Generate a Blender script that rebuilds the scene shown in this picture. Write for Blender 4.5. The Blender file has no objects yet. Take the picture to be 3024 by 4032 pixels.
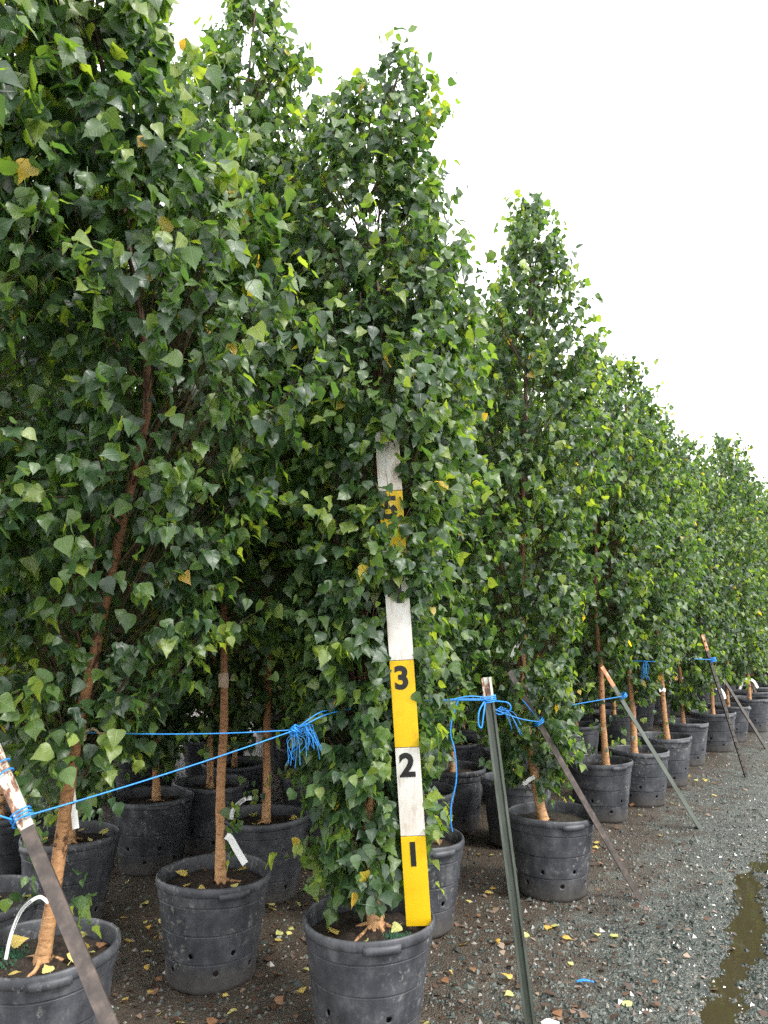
import bpy, math, random
import numpy as np
from mathutils import Matrix, Vector

R = math.radians
rng = np.random.default_rng(7)
random.seed(7)
scn = bpy.context.scene
COL = scn.collection

# ------------------------------------------------------------------ camera
CAMH = 1.47
cam = bpy.data.cameras.new('camera')
cam.sensor_fit = 'VERTICAL'
cam.sensor_height = 36.0
cam.lens = 27.02
cam.clip_start = 0.05
cam.clip_end = 2000
camo = bpy.data.objects.new('camera', cam)
camo.location = (0, 0, CAMH)
camo.rotation_euler = (R(97.515), 0, 0)
COL.objects.link(camo)
scn.camera = camo
scn.render.resolution_x, scn.render.resolution_y = 768, 1024

# ------------------------------------------------------------------ sky and sun (bright overcast)
SUN = Vector((0.62, -0.34, 0.72)).normalized()
w = bpy.data.worlds.new('World')
scn.world = w
w.use_nodes = True
nt = w.node_tree
nt.nodes.clear()
o_ = nt.nodes.new('ShaderNodeOutputWorld')
bg = nt.nodes.new('ShaderNodeBackground')
bg.inputs['Strength'].default_value = 0.1
sky = nt.nodes.new('ShaderNodeTexSky')
sky.sky_type = 'NISHITA'
sky.sun_disc = False
sky.sun_elevation = math.asin(SUN.z)
sky.sun_rotation = math.atan2(SUN.x, SUN.y)
tc = nt.nodes.new('ShaderNodeTexCoord')
nz = nt.nodes.new('ShaderNodeTexNoise')
nz.inputs['Scale'].default_value = 1.6
nz.inputs['Detail'].default_value = 3
cr = nt.nodes.new('ShaderNodeValToRGB')
cr.color_ramp.elements[0].position = 0.30
cr.color_ramp.elements[0].color = (0.92, 0.935, 0.94, 1)
cr.color_ramp.elements[1].position = 0.60
cr.color_ramp.elements[1].color = (1.08, 1.085, 1.09, 1)
ml = nt.nodes.new('ShaderNodeMix')
ml.data_type = 'RGBA'
ml.blend_type = 'MULTIPLY'
ml.inputs[0].default_value = 1.0
ml.inputs[7].default_value = (12.0, 12.0, 12.0, 1)
mx = nt.nodes.new('ShaderNodeMix')
mx.data_type = 'RGBA'
mx.inputs[0].default_value = 0.94
nt.links.new(tc.outputs['Generated'], nz.inputs['Vector'])
nt.links.new(nz.outputs['Fac'], cr.inputs['Fac'])
nt.links.new(cr.outputs['Color'], ml.inputs[6])
nt.links.new(sky.outputs['Color'], mx.inputs[6])
nt.links.new(ml.outputs[2], mx.inputs[7])
nt.links.new(mx.outputs[2], bg.inputs['Color'])
nt.links.new(bg.outputs['Background'], o_.inputs['Surface'])

sl = bpy.data.lights.new('sun', 'SUN')
sl.energy = 1.5
sl.angle = R(11)
sl.color = (1.0, 0.97, 0.92)
so = bpy.data.objects.new('sun', sl)
so.rotation_euler = SUN.to_track_quat('Z', 'Y').to_euler()
COL.objects.link(so)

vs = scn.view_settings
vs.view_transform = 'Standard'
vs.look = 'None'
vs.exposure = 1.25
vs.gamma = 1.0
vs.use_curve_mapping = False
scn.cycles.use_denoising = False
scn.cycles.sample_clamp_indirect = 3.0
scn.cycles.max_bounces = 4
scn.cycles.diffuse_bounces = 2
scn.cycles.glossy_bounces = 2
scn.cycles.transmission_bounces = 3
scn.cycles.transparent_max_bounces = 8

YAW = R(31.709)
U2 = np.array([math.sin(YAW), math.cos(YAW)])     # along the rows
N2 = np.array([math.cos(YAW), -math.sin(YAW)])    # towards the aisle


def row(along, across):
    p = along * U2 + across * N2
    return float(p[0]), float(p[1])


# ------------------------------------------------------------------ material helpers
def new_mat(name):
    m = bpy.data.materials.new(name)
    m.use_nodes = True
    n = m.node_tree.nodes
    return m, n, m.node_tree.links, n['Principled BSDF']


def node(n, kind, **kw):
    x = n.new(kind)
    for k, v in kw.items():
        if k in x.inputs:
            x.inputs[k].default_value = v
        else:
            setattr(x, k, v)
    return x


def ramp(n, stops, interp='LINEAR'):
    r = n.new('ShaderNodeValToRGB')
    cr_ = r.color_ramp
    cr_.interpolation = interp
    while len(cr_.elements) < len(stops):
        cr_.elements.new(0.5)
    for e, (p, c) in zip(cr_.elements, stops):
        e.position = p
        e.color = (*c, 1)
    return r


def noise(n, l, coord, scale, detail=4, rough=0.55, stretch=None):
    t = node(n, 'ShaderNodeTexNoise', Scale=scale, Detail=detail, Roughness=rough)
    if stretch:
        mp = n.new('ShaderNodeMapping')
        mp.inputs['Scale'].default_value = stretch
        l.new(coord, mp.inputs['Vector'])
        l.new(mp.outputs['Vector'], t.inputs['Vector'])
    else:
        l.new(coord, t.inputs['Vector'])
    return t


def mixc(n, l, fac, a, b, mode='MIX'):
    m = n.new('ShaderNodeMix')
    m.data_type = 'RGBA'
    m.blend_type = mode
    for sock, v in ((0, fac), (6, a), (7, b)):
        if isinstance(v, (int, float)):
            m.inputs[sock].default_value = v
        elif isinstance(v, tuple):
            m.inputs[sock].default_value = (*v, 1)
        else:
            l.new(v, m.inputs[sock])
    return m.outputs[2]


def bump(n, l, height, strength, dist, bsdf):
    b = node(n, 'ShaderNodeBump', Strength=strength, Distance=dist)
    l.new(height, b.inputs['Height'])
    l.new(b.outputs['Normal'], bsdf.inputs['Normal'])
    return b


def coords(n, which='Object'):
    return n.new('ShaderNodeTexCoord').outputs[which]


# leaf: colour from the per-leaf attribute "tint", veins from its UV
def leaf_material(name, stops, trans=0.45, rough=0.42):
    m, n, l, b = new_mat(name)
    at = node(n, 'ShaderNodeAttribute', attribute_name='tint')
    rp = ramp(n, stops)
    l.new(at.outputs['Fac'], rp.inputs['Fac'])
    uv = coords(n, 'UV')
    sp = n.new('ShaderNodeSeparateXYZ')
    l.new(uv, sp.inputs[0])
    ab = node(n, 'ShaderNodeMath', operation='ABSOLUTE')
    l.new(sp.outputs['X'], ab.inputs[0])
    mid = node(n, 'ShaderNodeMapRange')
    mid.inputs['From Min'].default_value = 0.0
    mid.inputs['From Max'].default_value = 0.035
    mid.inputs['To Min'].default_value = 0.55
    mid.inputs['To Max'].default_value = 0.0
    l.new(ab.outputs[0], mid.inputs['Value'])
    # side veins run forward from the midrib
    s1 = node(n, 'ShaderNodeMath', operation='MULTIPLY')
    s1.inputs[1].default_value = -0.75
    l.new(ab.outputs[0], s1.inputs[0])
    s2 = node(n, 'ShaderNodeMath', operation='ADD')
    l.new(sp.outputs['Y'], s2.inputs[0])
    l.new(s1.outputs[0], s2.inputs[1])
    s3 = node(n, 'ShaderNodeMath', operation='MULTIPLY')
    s3.inputs[1].default_value = 44.0
    l.new(s2.outputs[0], s3.inputs[0])
    s4 = node(n, 'ShaderNodeMath', operation='SINE')
    l.new(s3.outputs[0], s4.inputs[0])
    vein = node(n, 'ShaderNodeMapRange')
    vein.inputs['From Min'].default_value = 0.75
    vein.inputs['From Max'].default_value = 1.0
    vein.inputs['To Min'].default_value = 0.0
    vein.inputs['To Max'].default_value = 0.28
    l.new(s4.outputs[0], vein.inputs['Value'])
    vm = node(n, 'ShaderNodeMath', operation='MAXIMUM')
    l.new(mid.outputs[0], vm.inputs[0])
    l.new(vein.outputs[0], vm.inputs[1])
    lighter = mixc(n, l, 1.0, rp.outputs['Color'], (1.9, 1.75, 1.7), 'MULTIPLY')
    c1 = mixc(n, l, vm.outputs[0], rp.outputs['Color'], lighter)
    geo = n.new('ShaderNodeNewGeometry')
    under = mixc(n, l, 1.0, c1, (1.45, 1.40, 1.6), 'MULTIPLY')
    c2 = mixc(n, l, geo.outputs['Backfacing'], c1, under)
    l.new(c2, b.inputs['Base Color'])
    rmix = node(n, 'ShaderNodeMapRange')
    rmix.inputs['To Min'].default_value = rough
    rmix.inputs['To Max'].default_value = 0.7
    l.new(geo.outputs['Backfacing'], rmix.inputs['Value'])
    l.new(rmix.outputs[0], b.inputs['Roughness'])
    b.inputs['Specular IOR Level'].default_value = 0.9
    b.inputs['Coat Weight'].default_value = 0.22
    b.inputs['Coat Roughness'].default_value = 0.38
    bump(n, l, vm.outputs[0], 0.5, 0.002, b)
    tr = n.new('ShaderNodeBsdfTranslucent')
    tcol = mixc(n, l, 1.0, rp.outputs['Color'], (3.3, 3.0, 1.1), 'MULTIPLY')
    l.new(tcol, tr.inputs['Color'])
    ms = node(n, 'ShaderNodeMixShader', Fac=trans)
    l.new(b.outputs[0], ms.inputs[1])
    l.new(tr.outputs[0], ms.inputs[2])
    l.new(ms.outputs[0], n['Material Output'].inputs['Surface'])
    return m


M = {}
M['leaf'] = leaf_material('birch_leaf', [
    (0.0, (0.019, 0.048, 0.026)), (0.45, (0.044, 0.098, 0.036)), (0.75, (0.102, 0.178, 0.036)),
    (0.90, (0.180, 0.250, 0.042)), (0.95, (0.42, 0.34, 0.03)), (1.0, (0.50, 0.30, 0.06))])
M['fallen'] = leaf_material('fallen_leaf', [
    (0.0, (0.16, 0.085, 0.04)), (0.3, (0.24, 0.12, 0.055)), (0.5, (0.60, 0.40, 0.08)),
    (0.8, (0.64, 0.58, 0.19)), (1.0, (0.44, 0.48, 0.16))], trans=0.15, rough=0.5)


def bark():
    m, n, l, b = new_mat('birch_bark')
    co = coords(n)
    sp = n.new('ShaderNodeSeparateXYZ')
    l.new(co, sp.inputs[0])
    n1 = noise(n, l, co, 9, 4, 0.6, (1, 1, 0.6))
    ad = node(n, 'ShaderNodeMath', operation='MULTIPLY_ADD')
    ad.inputs[1].default_value = 0.9
    l.new(n1.outputs['Fac'], ad.inputs[0])
    l.new(sp.outputs['Z'], ad.inputs[2])
    age = node(n, 'ShaderNodeMapRange')
    age.inputs['From Min'].default_value = 0.75
    age.inputs['From Max'].default_value = 3.0
    l.new(ad.outputs[0], age.inputs['Value'])
    rp = ramp(n, [(0, (0.53, 0.30, 0.14)), (0.25, (0.42, 0.205, 0.09)), (0.5, (0.27, 0.125, 0.06)), (1, (0.11, 0.05, 0.032))])
    l.new(age.outputs[0], rp.inputs['Fac'])
    n2 = noise(n, l, co, 38, 5, 0.65, (1, 1, 2.6))
    dk = ramp(n, [(0.34, (0.40, 0.33, 0.28)), (0.46, (0.90, 0.88, 0.86)), (0.56, (1, 1, 1)), (0.66, (1.35, 1.38, 1.4))])
    l.new(n2.outputs['Fac'], dk.inputs['Fac'])
    c = mixc(n, l, 0.85, rp.outputs['Color'], dk.outputs['Color'], 'MULTIPLY')
    n3 = noise(n, l, co, 22, 3, 0.6, (1, 1, 0.55))
    kn = ramp(n, [(0.33, (0.12, 0.08, 0.06)), (0.40, (1, 1, 1))])
    l.new(n3.outputs['Fac'], kn.inputs['Fac'])
    c = mixc(n, l, 0.9, c, kn.outputs['Color'], 'MULTIPLY')
    l.new(c, b.inputs['Base Color'])
    b.inputs['Roughness'].default_value = 0.6
    hb = node(n, 'ShaderNodeMath', operation='ADD')
    l.new(n2.outputs['Fac'], hb.inputs[0])
    l.new(n3.outputs['Fac'], hb.inputs[1])
    bump(n, l, hb.outputs[0], 0.7, 0.004, b)
    return m


M['bark'] = bark()


def simple(name, stops, scale, rough=0.6, detail=5, bumps=(0.3, 0.002), metallic=0.0, stretch=None, spec=0.5):
    m, n, l, b = new_mat(name)
    co = coords(n)
    t = noise(n, l, co, scale, detail, 0.6, stretch)
    rp = ramp(n, stops)
    l.new(t.outputs['Fac'], rp.inputs['Fac'])
    l.new(rp.outputs['Color'], b.inputs['Base Color'])
    b.inputs['Roughness'].default_value = rough
    b.inputs['Metallic'].default_value = metallic
    b.inputs['Specular IOR Level'].default_value = spec
    if bumps:
        bump(n, l, t.outputs['Fac'], bumps[0], bumps[1], b)
    return m


M['twig'] = simple('twig_bark', [(0.3, (0.050, 0.026, 0.018)), (0.7, (0.12, 0.062, 0.038))], 30, 0.6)
M['branch'] = simple('branch_bark', [(0.3, (0.060, 0.030, 0.020)), (0.7, (0.15, 0.075, 0.045))], 18, 0.6, stretch=(1, 1, 4))


def pot_plastic():
    m, n, l, b = new_mat('pot_plastic')
    co = coords(n)
    oi = n.new('ShaderNodeObjectInfo')
    va = node(n, 'ShaderNodeVectorMath', operation='ADD')
    sc_ = node(n, 'ShaderNodeVectorMath', operation='SCALE')
    l.new(oi.outputs['Location'], sc_.inputs[0])
    sc_.inputs['Scale'].default_value = 3.7
    l.new(co, va.inputs[0])
    l.new(sc_.outputs[0], va.inputs[1])
    v = va.outputs[0]
    n1 = noise(n, l, v, 12, 7, 0.68)
    r1 = ramp(n, [(0.32, (0.032, 0.034, 0.041)), (0.52, (0.058, 0.061, 0.071)), (0.72, (0.115, 0.118, 0.127))])
    l.new(n1.outputs['Fac'], r1.inputs['Fac'])
    # dried splashes
    n2 = noise(n, l, v, 42, 4, 0.7)
    r2 = ramp(n, [(0.56, (0, 0, 0)), (0.64, (1, 1, 1))])
    l.new(n2.outputs['Fac'], r2.inputs['Fac'])
    n2b = noise(n, l, v, 4.2, 2, 0.5)
    r2b = ramp(n, [(0.48, (0, 0, 0)), (0.60, (0.8, 0.8, 0.8))])
    l.new(n2b.outputs['Fac'], r2b.inputs['Fac'])
    sm = node(n, 'ShaderNodeMath', operation='MULTIPLY')
    l.new(r2.outputs['Color'], sm.inputs[0])
    l.new(r2b.outputs['Color'], sm.inputs[1])
    c = mixc(n, l, sm.outputs[0], r1.outputs['Color'], (0.24, 0.235, 0.225))
    # vertical run marks and scratches
    n3 = noise(n, l, v, 26, 3, 0.6, (1, 1, 0.08))
    r3 = ramp(n, [(0.38, (0.72, 0.72, 0.72)), (0.55, (1, 1, 1)), (0.72, (1.28, 1.28, 1.26))])
    l.new(n3.outputs['Fac'], r3.inputs['Fac'])
    c = mixc(n, l, 0.75, c, r3.outputs['Color'], 'MULTIPLY')
    # mud splashed up the foot
    sp = n.new('ShaderNodeSeparateXYZ')
    l.new(co, sp.inputs[0])
    ma = node(n, 'ShaderNodeMath', operation='MULTIPLY_ADD')
    ma.inputs[1].default_value = -0.16
    l.new(n1.outputs['Fac'], ma.inputs[0])
    l.new(sp.outputs['Z'], ma.inputs[2])
    mr = node(n, 'ShaderNodeMapRange')
    mr.inputs['From Min'].default_value = -0.05
    mr.inputs['From Max'].default_value = 0.04
    mr.inputs['To Min'].default_value = 0.6
    mr.inputs['To Max'].default_value = 0.0
    l.new(ma.outputs[0], mr.inputs['Value'])
    c = mixc(n, l, mr.outputs[0], c, (0.085, 0.075, 0.062))
    l.new(c, b.inputs['Base Color'])
    rr = node(n, 'ShaderNodeMapRange')
    rr.inputs['To Min'].default_value = 0.36
    rr.inputs['To Max'].default_value = 0.62
    l.new(n1.outputs['Fac'], rr.inputs['Value'])
    l.new(rr.outputs[0], b.inputs['Roughness'])
    n4 = noise(n, l, v, 7, 3, 0.5)
    hb = node(n, 'ShaderNodeMath', operation='MULTIPLY_ADD')
    hb.inputs[1].default_value = 0.12
    l.new(n2.outputs['Fac'], hb.inputs[0])
    l.new(n4.outputs['Fac'], hb.inputs[2])
    bump(n, l, hb.outputs[0], 0.22, 0.006, b)
    return m


M['pot'] = pot_plastic()
M['soil'] = simple('potting_soil', [(0.30, (0.010, 0.007, 0.005)), (0.55, (0.030, 0.019, 0.013)), (0.72, (0.085, 0.052, 0.033)), (0.8, (0.15, 0.11, 0.07))], 70, 0.8, 6, (0.9, 0.006))
M['moss'] = simple('moss_green', [(0.3, (0.012, 0.05, 0.022)), (0.7, (0.03, 0.12, 0.055))], 60, 0.7)
M['tag'] = simple('tag_plastic', [(0.35, (0.74, 0.74, 0.72)), (0.65, (0.84, 0.84, 0.83))], 25, 0.4, 3, None)
M['print'] = simple('tag_print', [(0.3, (0.03, 0.03, 0.03)), (0.7, (0.06, 0.06, 0.06))], 40, 0.6, 2, None)
M['tape'] = simple('binding_tape', [(0.3, (0.42, 0.29, 0.20)), (0.7, (0.62, 0.47, 0.35))], 30, 0.7, 4, (0.4, 0.002))
M['twine'] = simple('blue_twine', [(0.3, (0.012, 0.17, 0.60)), (0.7, (0.04, 0.36, 0.85))], 160, 0.42, 3, (0.5, 0.001))
M['board_yellow'] = simple('board_yellow', [(0.25, (0.62, 0.36, 0.010)), (0.40, (0.80, 0.50, 0.006)), (0.75, (0.86, 0.56, 0.010))], 11, 0.42, 6, (0.08, 0.001))
M['board_black'] = simple('board_black', [(0.3, (0.008, 0.008, 0.008)), (0.7, (0.02, 0.02, 0.02))], 30, 0.45, 3, None)
M['board_edge'] = simple('board_edge', [(0.3, (0.16, 0.10, 0.05)), (0.7, (0.36, 0.26, 0.15))], 20, 0.7, 4, (0.3, 0.002), stretch=(6, 6, 1))


def board_white():
    m, n, l, b = new_mat('board_white')
    co = coords(n)
    n1 = noise(n, l, co, 9, 6, 0.65, (1, 1, 0.45))
    r1 = ramp(n, [(0.28, (0.50, 0.38, 0.28)), (0.42, (0.72, 0.66, 0.60)), (0.58, (0.82, 0.80, 0.77))])
    l.new(n1.outputs['Fac'], r1.inputs['Fac'])
    n2 = noise(n, l, co, 90, 4, 0.6, (1, 1, 0.2))
    r2 = ramp(n, [(0.36, (0.70, 0.64, 0.58)), (0.48, (1, 1, 1))])
    l.new(n2.outputs['Fac'], r2.inputs['Fac'])
    c = mixc(n, l, 0.6, r1.outputs['Color'], r2.outputs['Color'], 'MULTIPLY')
    l.new(c, b.inputs['Base Color'])
    b.inputs['Roughness'].default_value = 0.5
    return m


M['board_white'] = board_white()
M['rust'] = simple('rusted_steel', [(0.28, (0.026, 0.020, 0.018)), (0.52, (0.072, 0.056, 0.049)), (0.72, (0.15, 0.112, 0.09))], 22, 0.55, 6, (0.5, 0.002), 0.25)
M['dark_steel'] = simple('dark_stake_steel', [(0.28, (0.026, 0.022, 0.020)), (0.55, (0.060, 0.052, 0.046)), (0.75, (0.17, 0.12, 0.09))], 26, 0.5, 6, (0.4, 0.002), 0.3)
M['green_steel'] = simple('green_stake_paint', [(0.26, (0.050, 0.045, 0.032)), (0.45, (0.068, 0.082, 0.066)), (0.75, (0.125, 0.140, 0.115))], 14, 0.38, 6, (0.3, 0.002), 0.25, stretch=(1, 1, 0.35))


def peeling():
    m, n, l, b = new_mat('peeling_paint')
    co = coords(n)
    n1 = noise(n, l, co, 24, 6, 0.7, (1, 1, 0.5))
    r1 = ramp(n, [(0.40, (0.07, 0.035, 0.025)), (0.47, (0.28, 0.13, 0.07)), (0.51, (0.55, 0.54, 0.46)), (0.7, (0.70, 0.69, 0.63))])
    l.new(n1.outputs['Fac'], r1.inputs['Fac'])
    l.new(r1.outputs['Color'], b.inputs['Base Color'])
    b.inputs['Roughness'].default_value = 0.55
    bump(n, l, n1.outputs['Fac'], 0.5, 0.002, b)
    return m


M['peel'] = peeling()
M['peel_orange'] = simple('peeling_orange_paint', [(0.34, (0.06, 0.03, 0.02)), (0.45, (0.40, 0.15, 0.06)), (0.55, (0.52, 0.24, 0.11)), (0.66, (0.66, 0.56, 0.46))], 26, 0.6, 6, (0.4, 0.002), stretch=(1, 1, .5))


def ground_mat():
    m, n, l, b = new_mat('wet_ground')
    co = coords(n)
    big = noise(n, l, co, 1.1, 5, 0.6)
    mid_ = noise(n, l, co, 6, 5, 0.65)
    v = node(n, 'ShaderNodeTexVoronoi', Scale=125.0)
    l.new(co, v.inputs['Vector'])
    fine = noise(n, l, co, 130, 4, 0.7)
    grav = ramp(n, [(0.25, (0.020, 0.025, 0.023)), (0.5, (0.068, 0.084, 0.075)), (0.68, (0.15, 0.158, 0.138)), (0.85, (0.30, 0.28, 0.24))])
    vs_ = n.new('ShaderNodeSeparateXYZ')
    l.new(v.outputs['Color'], vs_.inputs[0])
    mm = node(n, 'ShaderNodeMath', operation='MULTIPLY_ADD')
    mm.inputs[1].default_value = 0.5
    hh = node(n, 'ShaderNodeMath', operation='MULTIPLY')
    hh.inputs[1].default_value = 0.5
    l.new(fine.outputs['Fac'], hh.inputs[0])
    l.new(vs_.outputs['X'], mm.inputs[0])
    l.new(hh.outputs[0], mm.inputs[2])
    l.new(mm.outputs[0], grav.inputs['Fac'])
    soil = ramp(n, [(0.3, (0.030, 0.024, 0.018)), (0.55, (0.092, 0.070, 0.050)), (0.75, (0.22, 0.18, 0.135))])
    l.new(fine.outputs['Fac'], soil.inputs['Fac'])
    # soil and rotted leaf under the rows, gravel in the aisle
    dt = node(n, 'ShaderNodeVectorMath', operation='DOT_PRODUCT')
    dt.inputs[1].default_value = (N2[0], N2[1], 0)
    l.new(co, dt.inputs[0])
    ma = node(n, 'ShaderNodeMath', operation='MULTIPLY_ADD')
    ma.inputs[1].default_value = 2.4
    l.new(mid_.outputs['Fac'], ma.inputs[0])
    mb = node(n, 'ShaderNodeMath', operation='MULTIPLY_ADD')
    mb.inputs[1].default_value = 2.2
    l.new(big.outputs['Fac'], mb.inputs[0])
    l.new(dt.outputs['Value'], mb.inputs[2])
    l.new(mb.outputs[0], ma.inputs[2])
    mr = node(n, 'ShaderNodeMapRange')
    mr.inputs['From Min'].default_value = 0.95
    mr.inputs['From Max'].default_value = 1.35
    l.new(ma.outputs[0], mr.inputs['Value'])
    c = mixc(n, l, mr.outputs[0], soil.outputs['Color'], grav.outputs['Color'])
    dk = ramp(n, [(0.35, (0.6, 0.58, 0.55)), (0.65, (1.25, 1.2, 1.15))])
    l.new(mid_.outputs['Fac'], dk.inputs['Fac'])
    c = mixc(n, l, 0.8, c, dk.outputs['Color'], 'MULTIPLY')
    l.new(c, b.inputs['Base Color'])
    rr = node(n, 'ShaderNodeMapRange')
    rr.inputs['From Min'].default_value = 0.3
    rr.inputs['From Max'].default_value = 0.7
    rr.inputs['To Min'].default_value = 0.30
    rr.inputs['To Max'].default_value = 0.62
    l.new(mid_.outputs['Fac'], rr.inputs['Value'])
    l.new(rr.outputs[0], b.inputs['Roughness'])
    hb = node(n, 'ShaderNodeMath', operation='MULTIPLY_ADD')
    hb.inputs[1].default_value = -0.9
    l.new(v.outputs['Distance'], hb.inputs[0])
    l.new(fine.outputs['Fac'], hb.inputs[2])
    bump(n, l, hb.outputs[0], 0.9, 0.010, b)
    return m


M['ground'] = ground_mat()


def attr_mat(name, stops, rough, spec=0.5):
    m, n, l, b = new_mat(name)
    at = node(n, 'ShaderNodeAttribute', attribute_name='tint')
    rp = ramp(n, stops)
    l.new(at.outputs['Fac'], rp.inputs['Fac'])
    l.new(rp.outputs['Color'], b.inputs['Base Color'])
    b.inputs['Roughness'].default_value = rough
    b.inputs['Specular IOR Level'].default_value = spec
    return m


def wet_band(m, dry, wet):
    n, l = m.node_tree.nodes, m.node_tree.links
    b = n['Principled BSDF']
    dt = node(n, 'ShaderNodeVectorMath', operation='DOT_PRODUCT')
    dt.inputs[1].default_value = (N2[0], N2[1], 0)
    co = coords(n)
    l.new(co, dt.inputs[0])
    nz2 = noise(n, l, co, 2.5, 3, .6)
    ma = node(n, 'ShaderNodeMath', operation='MULTIPLY_ADD')
    ma.inputs[1].default_value = .5
    l.new(nz2.outputs['Fac'], ma.inputs[0])
    l.new(dt.outputs['Value'], ma.inputs[2])
    mr = node(n, 'ShaderNodeMapRange')
    mr.inputs['From Min'].default_value = -.75
    mr.inputs['From Max'].default_value = -.38
    mr.inputs['To Min'].default_value = dry
    mr.inputs['To Max'].default_value = wet
    l.new(ma.outputs[0], mr.inputs['Value'])
    l.new(mr.outputs[0], b.inputs['Roughness'])


M['gravel'] = attr_mat('wet_gravel', [(0.0, (0.020, 0.028, 0.025)), (0.40, (0.062, 0.080, 0.070)), (0.66, (0.130, 0.142, 0.122)), (0.76, (0.17, 0.14, 0.115)), (0.90, (0.23, 0.21, 0.175)), (1.0, (0.30, 0.28, 0.24))], 0.34)
wet_band(M['gravel'], .36, .10)
wet_band(M['ground'], .50, .16)
M['litter'] = attr_mat('rotted_leaf', [(0.0, (0.030, 0.017, 0.011)), (0.5, (0.085, 0.046, 0.030)), (0.85, (0.17, 0.105, 0.072)), (1.0, (0.34, 0.25, 0.18))], 0.45)


def water_mat():
    m, n, l, b = new_mat('puddle_water')
    b.inputs['Base Color'].default_value = (0.052, 0.041, 0.022, 1)
    b.inputs['Roughness'].default_value = 0.03
    b.inputs['IOR'].default_value = 1.33
    b.inputs['Transmission Weight'].default_value = 0.15
    t = noise(n, l, coords(n), 14, 3, 0.5)
    bump(n, l, t.outputs['Fac'], 0.10, 0.006, b)
    return m


M['water'] = water_mat()


# ------------------------------------------------------------------ mesh helpers
def mesh_np(name, verts, faces, mats, tint=None, uv=None, mat_idx=None, smooth=True):
    """verts (n,3); faces list of (m,k) int arrays; everything set with foreach_set"""
    verts = np.asarray(verts, dtype=np.float32)
    if not isinstance(faces, (list, tuple)):
        faces = [faces]
    faces = [np.asarray(f, dtype=np.int32) for f in faces if len(f)]
    loops = np.concatenate([f.ravel() for f in faces])
    tot = np.concatenate([np.full(len(f), f.shape[1], dtype=np.int32) for f in faces])
    start = np.concatenate([[0], np.cumsum(tot)[:-1]]).astype(np.int32)
    me = bpy.data.meshes.new(name)
    me.vertices.add(len(verts))
    me.vertices.foreach_set('co', verts.ravel())
    me.loops.add(len(loops))
    me.loops.foreach_set('vertex_index', loops)
    me.polygons.add(len(tot))
    me.polygons.foreach_set('loop_start', start)
    me.polygons.foreach_set('loop_total', tot)
    if mat_idx is not None:
        me.polygons.foreach_set('material_index', np.asarray(mat_idx, dtype=np.int32))
    me.update(calc_edges=True)
    me.polygons.foreach_set('use_smooth', np.full(len(tot), bool(smooth)))
    if tint is not None:
        a = me.attributes.new('tint', 'FLOAT', 'POINT')
        a.data.foreach_set('value', np.asarray(tint, dtype=np.float32))
    if uv is not None:
        ul = me.uv_layers.new(name='UVMap')
        ul.data.foreach_set('uv', np.asarray(uv, dtype=np.float32)[loops].ravel())
    for m in (mats if isinstance(mats, (list, tuple)) else [mats]):
        me.materials.append(M[m])
    return me


def obj(name, me, parent=None, loc=None, rot=None):
    o = bpy.data.objects.new(name, me)
    COL.objects.link(o)
    if parent is not None:
        o.parent = parent
    if loc is not None:
        o.location = loc
    if rot is not None:
        o.rotation_euler = rot
    return o


def tag(o, label=None, cat=None, group=None, kind=None):
    if label:
        o['label'] = label
    if cat:
        o['category'] = cat
    if group:
        o['group'] = group
    if kind:
        o['kind'] = kind
    return o


def tubes(P, rad, sides=5, cap=False):
    """P (n,k,3) paths, rad (n,k) -> verts, quads"""
    P = np.asarray(P, float)
    rad = np.asarray(rad, float)
    if P.ndim == 2:
        P = P[None]
        rad = rad[None]
    n, k, _ = P.shape
    T = np.gradient(P, axis=1)
    T /= np.linalg.norm(T, axis=2, keepdims=True) + 1e-9
    mean = P[:, -1] - P[:, 0]
    ref = np.where(np.abs(mean[:, 2:3]) > 0.8 * np.linalg.norm(mean, axis=1, keepdims=True), np.array([[1., 0, 0]]), np.array([[0, 0, 1.]]))
    ref = ref[:, None, :]
    A = np.cross(T, np.broadcast_to(ref, T.shape))
    A /= np.linalg.norm(A, axis=2, keepdims=True) + 1e-9
    B = np.cross(T, A)
    a = np.linspace(0, 2 * math.pi, sides, endpoint=False)
    V = P[:, :, None, :] + rad[:, :, None, None] * (np.cos(a)[None, None, :, None] * A[:, :, None, :] + np.sin(a)[None, None, :, None] * B[:, :, None, :])
    V = V.reshape(-1, 3)
    i = np.arange(n)[:, None, None] * k * sides
    j = np.arange(k - 1)[None, :, None] * sides
    s = np.arange(sides)[None, None, :]
    s2 = (s + 1) % sides
    q = np.stack([i + j + s, i + j + s2, i + j + sides + s2, i + j + sides + s], -1).reshape(-1, 4)
    return V, q[:, ::-1]


def bez(p, n=10):
    """Catmull-Rom through points"""
    p = np.asarray(p, float)
    q = np.vstack([2 * p[0] - p[1], p, 2 * p[-1] - p[-2]])
    out = []
    for i in range(1, len(q) - 2):
        t = np.linspace(0, 1, n, endpoint=False)[:, None]
        a, b_, c, d = q[i - 1], q[i], q[i + 1], q[i + 2]
        out.append(0.5 * (2 * b_ + (c - a) * t + (2 * a - 5 * b_ + 4 * c - d) * t ** 2 + (3 * b_ - a - 3 * c + d) * t ** 3))
    out.append(p[-1:])
    return np.vstack(out)


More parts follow.
